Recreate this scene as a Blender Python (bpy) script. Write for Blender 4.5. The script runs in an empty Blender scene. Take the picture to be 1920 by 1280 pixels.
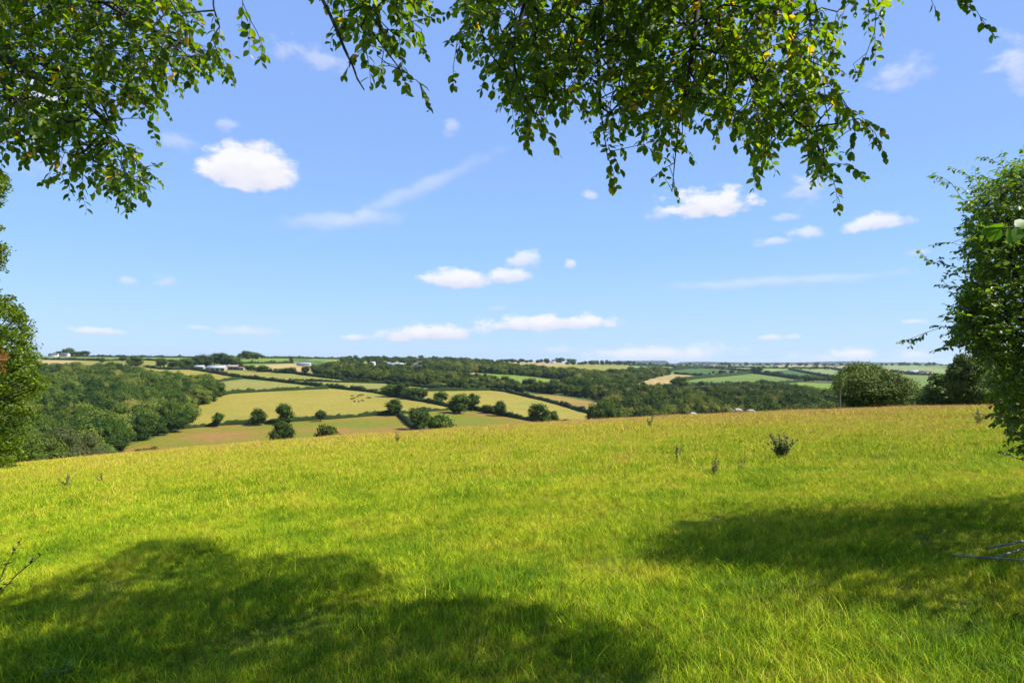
import bpy, bmesh, math, random
import numpy as np
from mathutils import Vector, Matrix

# ------------------------------------------------------------------ camera, sky, sun, exposure
S = bpy.context.scene
COL = S.collection
F = 1280.0            # focal length in photo pixels (24 mm on 36 mm)
HY = 680.0            # photo row of the eye-level horizon
ZC = 1.6
cam = bpy.data.cameras.new('camera'); camo = bpy.data.objects.new('camera', cam); COL.objects.link(camo)
cam.lens = 24; cam.sensor_width = 36; cam.shift_y = 40 / 1920.0
cam.clip_start = 0.05; cam.clip_end = 60000
camo.location = (0, 0, ZC); camo.rotation_euler = (math.radians(90), 0, 0)
S.camera = camo
S.view_settings.view_transform = 'Standard'; S.view_settings.look = 'None'
S.view_settings.exposure = 0.95; S.view_settings.gamma = 1
SUN_AZ = math.radians(105); SUN_EL = math.radians(49)     # azimuth clockwise from +Y (view direction)
sun = bpy.data.lights.new('sun', 'SUN'); sun.energy = 5.0; sun.angle = math.radians(0.5); sun.color = (1, .955, .87)
suno = bpy.data.objects.new('sun', sun); COL.objects.link(suno)
sd = Vector((math.sin(SUN_AZ) * math.cos(SUN_EL), math.cos(SUN_AZ) * math.cos(SUN_EL), math.sin(SUN_EL)))
suno.rotation_euler = sd.to_track_quat('Z', 'Y').to_euler()
suno.location = (30, -30, 40)

W = bpy.data.worlds.new('World'); S.world = W; W.use_nodes = True
wn = W.node_tree.nodes; wl = W.node_tree.links
for n in list(wn): wn.remove(n)
SKY_STR = 0.10
def cloud_layer(prev, vec, noise, loc, rot, size, amp, soft, opacity, flat):
    N = wn; L = wl
    mp = N.new('ShaderNodeMapping'); mp.vector_type = 'TEXTURE'; L.new(vec, mp.inputs['Vector'])
    mp.inputs['Location'].default_value = loc; mp.inputs['Rotation'].default_value = rot; mp.inputs['Scale'].default_value = size
    sp = N.new('ShaderNodeSeparateXYZ'); L.new(mp.outputs[0], sp.inputs[0])
    def m(op, a, b=None):
        n = N.new('ShaderNodeMath'); n.operation = op
        for i, v in enumerate((a, b)):
            if v is None: continue
            if isinstance(v, (int, float)): n.inputs[i].default_value = v
            else: L.new(v, n.inputs[i])
        return n.outputs[0]
    x, y = sp.outputs[0], sp.outputs[1]
    yy = m('MAXIMUM', y, m('MULTIPLY', y, -flat))
    ln = m('SQRT', m('ADD', m('MULTIPLY', x, x), m('MULTIPLY', yy, yy)))
    d = m('ADD', m('MULTIPLY', ln, -1.0), m('ADD', m('MULTIPLY', noise, amp), 1.0 - .5 * amp))
    mr = N.new('ShaderNodeMapRange'); mr.interpolation_type = 'SMOOTHSTEP'; L.new(d, mr.inputs['Value']); mr.inputs['From Max'].default_value = soft; mr.inputs['To Max'].default_value = opacity
    # crown bright, base slightly grey-lilac
    sh = N.new('ShaderNodeMapRange'); L.new(m('ADD', y, m('MULTIPLY', noise, 1.2)), sh.inputs['Value']); sh.inputs['From Min'].default_value = .0; sh.inputs['From Max'].default_value = .95
    mc = N.new('ShaderNodeMix'); mc.data_type = 'RGBA'; L.new(sh.outputs[0], mc.inputs[0]); k = 1.0 / 2 ** .95 / SKY_STR
    mc.inputs[6].default_value = (k * .70, k * .72, k * .93, 1); mc.inputs[7].default_value = (k * .98, k * .98, k * 1.0, 1)
    mx = N.new('ShaderNodeMix'); mx.data_type = 'RGBA'; L.new(mr.outputs[0], mx.inputs[0]); L.new(prev, mx.inputs[6]); L.new(mc.outputs[2], mx.inputs[7])
    return mx.outputs[2]
sky = wn.new('ShaderNodeTexSky'); sky.sky_type = 'NISHITA'; sky.sun_disc = False
sky.sun_elevation = SUN_EL; sky.sun_rotation = SUN_AZ; sky.air_density = 1.0; sky.dust_density = 0.3; sky.ozone_density = 2.5; sky.altitude = 50
tc = wn.new('ShaderNodeTexCoord')
sx = wn.new('ShaderNodeSeparateXYZ'); wl.new(tc.outputs['Generated'], sx.inputs[0])
def wm(op, a, b=None):
    n = wn.new('ShaderNodeMath'); n.operation = op
    for i, v in enumerate((a, b)):
        if v is None: continue
        if isinstance(v, (int, float)): n.inputs[i].default_value = v
        else: wl.new(v, n.inputs[i])
    return n.outputs[0]
az = wm('ARCTAN2', sx.outputs[0], sx.outputs[1]); el = wm('ARCSINE', sx.outputs[2])
cv = wn.new('ShaderNodeCombineXYZ'); wl.new(az, cv.inputs[0]); wl.new(el, cv.inputs[1])
nz = wn.new('ShaderNodeTexNoise'); nz.inputs['Scale'].default_value = 42; nz.inputs['Detail'].default_value = 7; nz.inputs['Roughness'].default_value = .58
st = wn.new('ShaderNodeMapping'); st.inputs['Scale'].default_value = (.75, 1.25, 1); wl.new(cv.outputs[0], st.inputs[0]); wl.new(st.outputs[0], nz.inputs['Vector'])
warp = wn.new('ShaderNodeVectorMath'); warp.operation = 'MULTIPLY_ADD'
wl.new(nz.outputs['Color'], warp.inputs[0]); warp.inputs[1].default_value = (.014, .009, 0)
sb = wn.new('ShaderNodeVectorMath'); sb.operation = 'SUBTRACT'; wl.new(cv.outputs[0], sb.inputs[0]); sb.inputs[1].default_value = (.007, .0045, 0)
wl.new(sb.outputs[0], warp.inputs[2])
bc = wn.new('ShaderNodeMix'); bc.data_type = 'RGBA'; bc.blend_type = 'MULTIPLY'; bc.inputs[0].default_value = 1
wl.new(sky.outputs[0], bc.inputs[6]); bc.inputs[7].default_value = (1.0, 1.0, 1.0, 1)
rp_ = wn.new('ShaderNodeValToRGB'); wl.new(el, rp_.inputs[0]); ee = rp_.color_ramp.elements
kx = 1 / (2 ** .95)
ee[0].position = 0.0; ee[0].color = (.465 * kx, .71 * kx, 1.01 * kx, 1); ee[1].position = .55; ee[1].color = (.27 * kx, .455 * kx, 1.0 * kx, 1)
for p_, c_ in ((.06, (.42, .68, 1.02)), (.16, (.325, .60, 1.02)), (.30, (.29, .51, 1.02))):
    q_ = ee.new(p_); q_.color = (*[v_ * kx for v_ in c_], 1)
sc2 = wn.new('ShaderNodeVectorMath'); sc2.operation = 'SCALE'; wl.new(rp_.outputs[0], sc2.inputs[0]); sc2.inputs['Scale'].default_value = 1 / SKY_STR
bm = wn.new('ShaderNodeMix'); bm.data_type = 'RGBA'; bm.inputs[0].default_value = .85; wl.new(bc.outputs[2], bm.inputs[6]); wl.new(sc2.outputs[0], bm.inputs[7])
prev = bm.outputs[2]
# px, py, rx, ry, opacity, tilt(deg), amp, soft, flat
CL = [(467, 332, 96, 66, 1, 0, .5, .36, 2.6), (335, 268, 46, 18, .30, -5, 1.5, .9, 1), (425, 233, 24, 12, .35, 0, 1.2, .8, 1),
 (585, 108, 95, 24, .38, -8, 1.4, .9, 1.2), (845, 238, 20, 16, .35, 0, 1.3, .8, 1), (312, 528, 24, 14, .6, 0, 1, .7, 1.3), (243, 528, 20, 9, .4, 0, 1, .8, 1),
 (183, 622, 58, 10, .7, 0, .9, .6, 1.3), (378, 615, 26, 6, .35, 0, 1, .8, 1), (475, 622, 66, 14, .5, 0, 1, .8, 1.4), (665, 634, 38, 9, .7, 0, 1, .7, 1.3),
 (800, 627, 108, 20, .95, 2, .9, .5, 1.7), (1030, 608, 145, 20, .95, 1, .9, .5, 1.6), (860, 527, 74, 25, .95, 0, .8, .5, 1.6), (955, 519, 50, 18, .85, 0, .9, .6, 1.4),
 (985, 488, 44, 22, .7, 0, 1.2, .8, 1.2), (1070, 494, 13, 9, .7, 0, .8, .7, 1), (1330, 390, 92, 38, .95, 3, 1.1, .55, 1.9), (1235, 402, 30, 18, .5, 0, 1.2, .8, 1.2),
 (1510, 355, 42, 34, .45, 0, 1.4, .9, 1), (1645, 421, 72, 22, .85, 3, 1, .6, 1.9), (1510, 439, 40, 17, .65, 0, 1.1, .8, 1.2), (1450, 452, 40, 10, .55, 0, 1, .8, 1),
 (1725, 472, 32, 9, .4, 0, 1, .8, 1), (1108, 367, 16, 10, .5, 0, 1, .8, 1), (1685, 142, 62, 38, .42, 10, 1.4, .9, 1), (1910, 125, 50, 66, .5, 35, 1.3, .9, 1),
 (1480, 407, 26, 9, .35, 0, 1, .8, 1), (1235, 668, 165, 24, .85, 1, .9, .7, 2), (1595, 669, 60, 18, .92, 0, .7, .55, 2), (1530, 671, 70, 12, .4, 0, 1, .9, 1.4),
 (1712, 667, 44, 14, .6, 0, 1, .8, 1.4), (1045, 657, 44, 9, .4, 0, 1, .8, 1), (1445, 633, 26, 8, .65, 0, .9, .7, 1.2), (1488, 631, 17, 7, .55, 0, .9, .7, 1.2),
 (1710, 604, 34, 8, .55, 0, 1, .8, 1.2), (770, 362, 225, 18, .32, 25, .45, .9, 1), (640, 413, 150, 20, .36, 5, .45, .9, 1), (1450, 529, 290, 13, .34, 1, .4, .9, 1),
 (80, 300, 70, 30, .2, 10, 1.5, .9, 1), (930, 578, 30, 7, .25, 0, 1, .8, 1), (75, 195, 60, 50, .8, 0, 1, .6, 1.3)]
for (cx, cy, rx, ry, op, tilt, amp, soft, flat) in CL:
    d = Vector(((cx - 960) / F, 1, (HY - cy) / F)); r = d.length
    a, e = math.atan2(d.x, d.y), math.asin(d.z / r)
    prev = cloud_layer(prev, warp.outputs[0], nz.outputs['Fac'], (a, e, 0), (0, 0, math.radians(tilt)), (1.08 * rx / F / (1 + d.x ** 2), 1.12 * ry / F / r, 1), amp * 1.9, soft, op, flat)
bg = wn.new('ShaderNodeBackground'); bg.inputs['Strength'].default_value = SKY_STR
wl.new(prev, bg.inputs['Color'])
wo = wn.new('ShaderNodeOutputWorld'); wl.new(bg.outputs[0], wo.inputs[0])

# ------------------------------------------------------------------ helpers
def tag(o, label=None, cat=None, group=None, kind=None):
    if label: o['label'] = label
    if cat: o['category'] = cat
    if group: o['group'] = group
    if kind: o['kind'] = kind
    return o
def empty(name, loc, rz=0, sc=1, label=None, cat=None, group=None):
    o = bpy.data.objects.new(name, None); COL.objects.link(o); o.empty_display_size = .5
    o.location = loc; o.rotation_euler = (0, 0, rz); o.scale = (sc,) * 3 if not isinstance(sc, tuple) else sc
    return tag(o, label, cat, group)
class MB:
    """collects triangles/quads with a per-vertex tint and builds ONE mesh"""
    def __init__(s): s.v = []; s.t = []; s.f = []; s.n = 0
    def add(s, v, f, tint=.5, mat=0):
        v = np.asarray(v, float).reshape(-1, 3); f = np.asarray(f, np.int64)
        s.v.append(v); s.t.append(np.broadcast_to(np.asarray(tint, float), (len(v),)))
        s.f.append((f + s.n, mat)); s.n += len(v)
    def box(s, x0, x1, y0, y1, z0, z1, tint=.5, mat=0):
        v = [(x, y, z) for z in (z0, z1) for y in (y0, y1) for x in (x0, x1)]
        s.add(v, [(0, 2, 3, 1), (4, 5, 7, 6), (0, 1, 5, 4), (2, 6, 7, 3), (0, 4, 6, 2), (1, 3, 7, 5)], tint, mat)
    def tube(s, P, R, k=6, tint=.5, mat=0):
        P = np.asarray(P, float); R = np.broadcast_to(np.asarray(R, float), (len(P),))
        T = np.gradient(P, axis=0); T /= np.linalg.norm(T, axis=1)[:, None] + 1e-9
        up = np.where(np.abs(T[:, 2:3]) > .9, np.array([[1., 0, 0]]), np.array([[0, 0, 1.]]))
        A = np.cross(T, up); A /= np.linalg.norm(A, axis=1)[:, None] + 1e-9; B = np.cross(T, A)
        an = np.arange(k) * 2 * math.pi / k
        ring = P[:, None] + R[:, None, None] * (np.cos(an)[None, :, None] * A[:, None] + np.sin(an)[None, :, None] * B[:, None])
        v = ring.reshape(-1, 3); f = []
        for i in range(len(P) - 1):
            for j in range(k):
                f.append((i * k + j, i * k + (j + 1) % k, (i + 1) * k + (j + 1) % k, (i + 1) * k + j))
        s.add(v, f, tint, mat)
        if k >= 3: 
            m = len(P) * k; s.add([P[-1] + T[-1] * R[-1] * .3], np.zeros((0, 3), int), tint, mat)
            s.f.append((np.array([(s.n - 1, s.n - 1 - k + (j + 1) % k, s.n - 1 - k + j) for j in range(k)]), mat))
    def merge(s, proto, M, tint_fn=None):
        """copy of a proto (arrays) transformed by 4x4 M"""
        R = np.array(M)[:3, :3]; t = np.array(M)[:3, 3]
        v = proto['v'] @ R.T + t
        s.v.append(v); s.t.append(proto['t'] if tint_fn is None else tint_fn(proto['t']))
        for f, m in proto['f']: s.f.append((f + s.n, m))
        s.n += len(v)
    def arrays(s): return dict(v=np.concatenate(s.v), t=np.concatenate(s.t), f=s.f)
    def mesh(s, name, mats, smooth=False):
        me = bpy.data.meshes.new(name)
        v = np.concatenate(s.v).astype(np.float32); t = np.concatenate(s.t).astype(np.float32)
        li = []; tot = []; mi = []
        for f, m in s.f:
            if len(f) == 0: continue
            li.append(f.reshape(-1)); tot.append(np.full(len(f), f.shape[1])); mi.append(np.full(len(f), m))
        li = np.concatenate(li).astype(np.int32); tot = np.concatenate(tot).astype(np.int32); mi = np.concatenate(mi).astype(np.int32)
        me.vertices.add(len(v)); me.vertices.foreach_set('co', v.ravel())
        me.loops.add(len(li)); me.loops.foreach_set('vertex_index', li)
        me.polygons.add(len(tot)); me.polygons.foreach_set('loop_start', np.concatenate([[0], np.cumsum(tot)[:-1]]).astype(np.int32))
        me.polygons.foreach_set('material_index', mi)
        if smooth: me.polygons.foreach_set('use_smooth', np.ones(len(tot), bool))
        a = me.attributes.new('tint', 'FLOAT', 'POINT'); a.data.foreach_set('value', t)
        me.update(calc_edges=True)
        for m in (mats if isinstance(mats, (list, tuple)) else [mats]): me.materials.append(m)
        return me
    def build(s, name, mats, parent=None, smooth=False):
        me = s.mesh(name, mats, smooth)
        o = bpy.data.objects.new(name, me); COL.objects.link(o)
        if parent is not None: o.parent = parent
        return o
_ico = {}
def ico(sub):
    if sub not in _ico:
        b = bmesh.new(); bmesh.ops.create_icosphere(b, subdivisions=sub, radius=1)
        _ico[sub] = (np.array([v.co[:] for v in b.verts]), np.array([[v.index for v in f.verts] for f in b.faces])); b.free()
    return _ico[sub]
def rdir(rng, n):
    d = rng.normal(size=(n, 3)); return d / np.linalg.norm(d, axis=1)[:, None]
def frames(nrm, rng):
    """two unit vectors perpendicular to each normal, randomly spun"""
    r = rdir(rng, len(nrm)); a = np.cross(nrm, r); a /= np.linalg.norm(a, axis=1)[:, None] + 1e-9
    return a, np.cross(nrm, a)
def quads(mb, P, N, size, rng, tint, mat=0, asp=.7):
    """one small diamond-shaped leaf tuft per point"""
    n = len(P); a, b = frames(N, rng); s = (size * rng.uniform(.6, 1.3, n))[:, None]
    v = np.stack([P - a * s * .5, P + b * s * .5 * asp + a * s * .08, P + a * s * .5, P - b * s * .5 * asp + a * s * .05], 1).reshape(-1, 3)
    f = np.arange(4 * n).reshape(-1, 4)
    mb.add(v, f, np.repeat(tint, 4), mat)
LEAF = np.array([(0, 0, 0), (.12, .17, .03), (.36, .31, .05), (.66, .27, .04), (.87, .12, 0), (1, 0, -.05), (.87, -.12, 0), (.66, -.27, .04), (.36, -.31, .05), (.12, -.17, .03), (.3, 0, -.03), (.7, 0, -.04)])
LEAFF = np.array([(0, 10, 1), (10, 2, 1), (10, 3, 2), (10, 11, 3), (11, 4, 3), (11, 5, 4), (0, 9, 10), (10, 9, 8), (10, 8, 7), (10, 7, 11), (11, 7, 6), (11, 6, 5)])
def leaves(mb, P, D, N, size, tint, mat=0, wid=1.0, curl=0.0):
    """real leaf shapes: base P, direction D, normal N"""
    n = len(P); Y = np.cross(N, D); Y /= np.linalg.norm(Y, axis=1)[:, None] + 1e-9; Z = np.cross(D, Y)
    L = LEAF.copy(); L[:, 2] -= curl * L[:, 0] ** 2
    v = P[:, None] + size[:, None, None] * (L[None, :, :1] * D[:, None] + L[None, :, 1:2] * wid * Y[:, None] + L[None, :, 2:] * Z[:, None])
    f = (np.arange(n)[:, None, None] * 12 + LEAFF[None]).reshape(-1, 3)
    mb.add(v.reshape(-1, 3), f, np.repeat(tint, 12), mat)
def inpoly(x, y, poly):
    x = np.asarray(x, float); y = np.asarray(y, float); c = np.zeros(x.shape, bool); n = len(poly)
    for i in range(n):
        x1, y1 = poly[i]; x2, y2 = poly[(i + 1) % n]
        if y1 == y2: continue
        k = ((y1 > y) != (y2 > y)) & (x < (x2 - x1) * (y - y1) / (y2 - y1) + x1); c ^= k
    return c
def at(px, py, Y):
    return np.array([(px - 960) / F * Y, Y, ZC + (HY - py) / F * Y])

# ------------------------------------------------------------------ materials
KA = .74      # albedo scale that goes with the exposure
def nodes(m):
    m.use_nodes = True; t = m.node_tree; [t.nodes.remove(n) for n in list(t.nodes)]
    return t, t.nodes, t.links
def foliage(name, stops, trans=.35, tcol=(1.25, 1.3, .45), rough=.55, objvar=.25, spec=.25, ka=KA):
    stops = [(p_, tuple(q_ * ka for q_ in c_)) for p_, c_ in stops]
    m = bpy.data.materials.new(name); t, N, L = nodes(m)
    at_ = N.new('ShaderNodeAttribute'); at_.attribute_name = 'tint'
    r = N.new('ShaderNodeValToRGB'); e = r.color_ramp.elements
    e[0].position, e[0].color = stops[0][0], (*stops[0][1], 1); e[1].position, e[1].color = stops[-1][0], (*stops[-1][1], 1)
    for p, c in stops[1:-1]: x = e.new(p); x.color = (*c, 1)
    L.new(at_.outputs['Fac'], r.inputs[0])
    oi = N.new('ShaderNodeObjectInfo'); hs = N.new('ShaderNodeHueSaturation')
    mr = N.new('ShaderNodeMapRange'); L.new(oi.outputs['Random'], mr.inputs[0]); mr.inputs['To Min'].default_value = 1 - objvar; mr.inputs['To Max'].default_value = 1 + objvar
    L.new(mr.outputs[0], hs.inputs['Value']); L.new(r.outputs[0], hs.inputs['Color'])
    b = N.new('ShaderNodeBsdfPrincipled'); L.new(hs.outputs[0], b.inputs['Base Color']); b.inputs['Roughness'].default_value = rough; b.inputs['Specular IOR Level'].default_value = spec
    tr = N.new('ShaderNodeBsdfTranslucent'); mu = N.new('ShaderNodeMix'); mu.data_type = 'RGBA'; mu.blend_type = 'MULTIPLY'; mu.inputs[0].default_value = 1
    L.new(hs.outputs[0], mu.inputs[6]); mu.inputs[7].default_value = (*tcol, 1); L.new(mu.outputs[2], tr.inputs[0])
    ms = N.new('ShaderNodeMixShader'); ms.inputs[0].default_value = trans
    L.new(b.outputs[0], ms.inputs[1]); L.new(tr.outputs[0], ms.inputs[2])
    o = N.new('ShaderNodeOutputMaterial'); L.new(ms.outputs[0], o.inputs[0]); return m
def solid(name, c, rough=.7, c2=None, scale=3, metal=0, bump=0, detail=6):
    c = [q * KA for q in c]; c2 = [q * KA for q in c2] if c2 else None
    m = bpy.data.materials.new(name); t, N, L = nodes(m)
    b = N.new('ShaderNodeBsdfPrincipled'); b.inputs['Roughness'].default_value = rough; b.inputs['Metallic'].default_value = metal
    b.inputs['Specular IOR Level'].default_value = .25
    tc_ = N.new('ShaderNodeTexCoord'); n = N.new('ShaderNodeTexNoise'); n.inputs['Scale'].default_value = scale; n.inputs['Detail'].default_value = detail
    L.new(tc_.outputs['Object'], n.inputs['Vector'])
    mx = N.new('ShaderNodeMix'); mx.data_type = 'RGBA'; mx.inputs[6].default_value = (*c, 1); mx.inputs[7].default_value = (*(c2 or [q * .7 for q in c]), 1)
    mr = N.new('ShaderNodeMapRange'); mr.inputs['From Min'].default_value = .35; mr.inputs['From Max'].default_value = .65
    L.new(n.outputs['Fac'], mr.inputs[0]); L.new(mr.outputs[0], mx.inputs[0]); L.new(mx.outputs[2], b.inputs['Base Color'])
    if bump:
        bm_ = N.new('ShaderNodeBump'); bm_.inputs['Strength'].default_value = bump; L.new(n.outputs['Fac'], bm_.inputs['Height']); L.new(bm_.outputs[0], b.inputs['Normal'])
    o = N.new('ShaderNodeOutputMaterial'); L.new(b.outputs[0], o.inputs[0]); return m
def field_mat(name, c, c2, c3=None, scale=.012, stripes=0, sdir=0.0):
    """pasture / crop seen from far off: broad patches, finer mottling, optional tractor lines"""
    c = [q * KA for q in c]; c2 = [q * KA for q in c2]; c3 = [q * KA for q in c3] if c3 else None
    m = bpy.data.materials.new(name); t, N, L = nodes(m)
    g = N.new('ShaderNodeNewGeometry')
    n1 = N.new('ShaderNodeTexNoise'); n1.inputs['Scale'].default_value = scale; n1.inputs['Detail'].default_value = 5; n1.inputs['Roughness'].default_value = .6
    n2 = N.new('ShaderNodeTexNoise'); n2.inputs['Scale'].default_value = .35; n2.inputs['Detail'].default_value = 4
    L.new(g.outputs['Position'], n1.inputs['Vector']); L.new(g.outputs['Position'], n2.inputs['Vector'])
    r = N.new('ShaderNodeValToRGB'); e = r.color_ramp.elements
    e[0].position, e[0].color = .38, (*c, 1); e[1].position, e[1].color = .54, (*c2, 1)
    if c3: x = e.new(.65); x.color = (*c3, 1)
    L.new(n1.outputs['Fac'], r.inputs[0])
    mu = N.new('ShaderNodeMix'); mu.data_type = 'RGBA'; mu.blend_type = 'MULTIPLY'; mu.inputs[0].default_value = 1
    mr = N.new('ShaderNodeMapRange'); mr.inputs['From Min'].default_value = .3; mr.inputs['From Max'].default_value = .7; mr.inputs['To Min'].default_value = .84; mr.inputs['To Max'].default_value = 1.14
    L.new(n2.outputs['Fac'], mr.inputs[0]); L.new(r.outputs[0], mu.inputs[6]); L.new(mr.outputs[0], mu.inputs[7]); out = mu.outputs[2]
    if stripes:
        mp = N.new('ShaderNodeMapping'); mp.inputs['Rotation'].default_value = (0, 0, sdir); L.new(g.outputs['Position'], mp.inputs[0])
        w = N.new('ShaderNodeTexWave'); w.inputs['Scale'].default_value = 1 / 60; w.inputs['Distortion'].default_value = .6; L.new(mp.outputs[0], w.inputs[0])
        mr2 = N.new('ShaderNodeMapRange'); mr2.inputs['To Min'].default_value = 1 - stripes; mr2.inputs['To Max'].default_value = 1 + stripes; L.new(w.outputs['Fac'], mr2.inputs[0])
        m2 = N.new('ShaderNodeMix'); m2.data_type = 'RGBA'; m2.blend_type = 'MULTIPLY'; m2.inputs[0].default_value = 1; L.new(out, m2.inputs[6]); L.new(mr2.outputs[0], m2.inputs[7]); out = m2.outputs[2]
    b = N.new('ShaderNodeBsdfPrincipled'); b.inputs['Roughness'].default_value = .9; b.inputs['Specular IOR Level'].default_value = .1; L.new(out, b.inputs['Base Color'])
    o = N.new('ShaderNodeOutputMaterial'); L.new(b.outputs[0], o.inputs[0]); return m

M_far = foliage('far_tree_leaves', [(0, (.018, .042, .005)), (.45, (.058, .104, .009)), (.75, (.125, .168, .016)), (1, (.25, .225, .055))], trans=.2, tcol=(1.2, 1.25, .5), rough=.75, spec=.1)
M_hedge = foliage('hedge_leaves', [(0, (.020, .040, .009)), (.6, (.040, .072, .014)), (1, (.09, .12, .03))], trans=.15, rough=.8, objvar=.12, spec=.1)
M_oak = foliage('oak_leaves', [(0, (.045, .085, .006)), (.6, (.130, .185, .012)), (1, (.25, .28, .028))], trans=.3, rough=.6, objvar=.1)
M_dkoak = foliage('dark_oak_leaves', [(0, (.075, .13, .018)), (.6, (.165, .245, .036)), (1, (.32, .38, .10))], trans=.25, rough=.6, objvar=.1)
M_ash = foliage('ash_leaves', [(0, (.060, .115, .004)), (.6, (.165, .245, .008)), (.93, (.30, .36, .016)), (1, (.30, .14, .03))], trans=.4, rough=.5, objvar=.05)
M_scrub = foliage('scrub_leaves', [(0, (.06, .085, .020)), (.6, (.115, .135, .035)), (1, (.24, .21, .09))], trans=.25, rough=.8, objvar=.1)
M_beech = foliage('beech_leaves', [(0, (.022, .048, .006)), (.5, (.046, .086, .008)), (.85, (.115, .145, .012)), (1, (.24, .14, .03))], trans=.55, tcol=(3.9, 3.6, .30), rough=.45, objvar=.03, spec=.4, ka=1.12)
M_thorn = foliage('blackthorn_leaves', [(0, (.055, .110, .010)), (.6, (.130, .195, .016)), (1, (.28, .32, .035))], ka=.84, trans=.42, tcol=(1.9, 2.1, .4), rough=.42, objvar=.03, spec=.45)
M_hazel = foliage('hazel_leaves', [(0, (.09, .20, .010)), (1, (.15, .26, .016))], trans=.5, tcol=(1.9, 2.0, .4), rough=.45, objvar=.03)
M_bark = solid('bark', (.10, .085, .06), .9, (.045, .04, .03), 14, bump=.4)
M_twig = solid('twig_bark', (.055, .042, .030), .8, (.03, .024, .018), 30, bump=.2)
M_husk = solid('beech_husk', (.26, .12, .04), .8, (.16, .07, .025), 60)
M_white = solid('white_render', (.72, .70, .65), .8, (.62, .59, .54), 1.5)
M_cream = solid('cream_render', (.66, .60, .46), .8, (.55, .49, .37), 1.5)
M_slate = solid('slate_roof', (.16, .16, .18), .7, (.10, .10, .12), 2)
M_tile = solid('brown_tile_roof', (.22, .13, .09), .8, (.15, .09, .07), 2)
M_sheet = solid('pale_sheet_roof', (.46, .47, .49), .5, (.38, .39, .42), 1)
M_fibre = solid('brown_fibre_roof', (.33, .27, .22), .8, (.26, .21, .18), 1)
M_clad = solid('timber_cladding', (.46, .36, .29), .8, (.36, .27, .22), 1.2)
M_dark = solid('dark_opening', (.02, .02, .022), .6, (.03, .03, .035), 1)
M_blue = solid('dark_blue_cladding', (.05, .06, .10), .6, (.03, .04, .07), 1)
M_wool = solid('wool', (.50, .46, .37), .95, (.38, .34, .27), 9, bump=.3)
M_black = solid('black_hide', (.012, .010, .010), .6, (.02, .016, .014), 5)
M_pole = solid('weathered_pole', (.20, .17, .13), .85, (.12, .10, .08), 12, bump=.3)
M_metal = solid('galvanised_tube', (.30, .32, .34), .5, (.16, .17, .18), 20, metal=.4)
M_thistle = foliage('thistle_leaves', [(0, (.14, .19, .05)), (.7, (.30, .34, .14)), (1, (.13, .075, .055))], trans=.2, rough=.7, objvar=.1)

# ------------------------------------------------------------------ terrain: near meadow
rngT = np.random.default_rng(5)
def sn(x, y, s, ph):
    return np.sin(x * s + ph) * np.cos(y * s * 1.13 + ph * 1.7) + .5 * np.sin(x * s * 2.3 - y * s * 1.7 + ph * 3)
def z_fg(x, y):
    x = np.asarray(x, float); y = np.asarray(y, float)
    yp = np.maximum(y, 0)
    z = -.054 * y + .06 * x - .030 * x ** 2 / np.sqrt(yp ** 2 + 1600) - .00025 * yp ** 2 - .0016 * np.maximum(yp - 88, 0) ** 2
    w = np.clip(yp / 20, 0, 1)
    return z + .035 * sn(x, y, .9, 1.0) * (1 - .5 * w) + .05 * sn(x, y, .21, 2.0) * w
def fg(px, py):
    """where the ray through a photo pixel meets the meadow"""
    lo, hi = 1.0, 88.0; u = (px - 960) / F; k = (HY - py) / F
    ys = np.geomspace(1.5, 88, 900); h = ZC + k * ys - z_fg(u * ys, ys)
    i = np.argmax(h < 0) if (h < 0).any() else len(ys) - 1
    y = ys[i]; return np.array([u * y, y, float(z_fg(u * y, y))])
xs = np.concatenate([np.arange(-110, -20, 2.5), np.arange(-20, 20, .4), np.arange(20, 121, 2.5)])
ys = np.concatenate([np.arange(-18, -2, 1.0), np.arange(-2, 22, .4), np.arange(22, 116, 1.5)])
XX, YY = np.meshgrid(xs, ys); ZZ = z_fg(XX, YY)
def gridmesh(XX, YY, ZZ):
    r, c = XX.shape; v = np.stack([XX, YY, ZZ], -1).reshape(-1, 3)
    i = (np.arange(r - 1)[:, None] * c + np.arange(c - 1)[None]).reshape(-1)
    return v, np.stack([i, i + 1, i + c + 1, i + c], 1)
M_soil = field_mat('meadow_ground', (.06, .085, .010), (.09, .11, .014), (.13, .11, .03), scale=.4)
mb = MB(); v, f = gridmesh(XX, YY, ZZ); mb.add(v, f)
tag(mb.build('meadow_ground', M_soil, smooth=True), 'sloping ground of the near meadow under the grass', None, None, 'structure')

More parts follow.
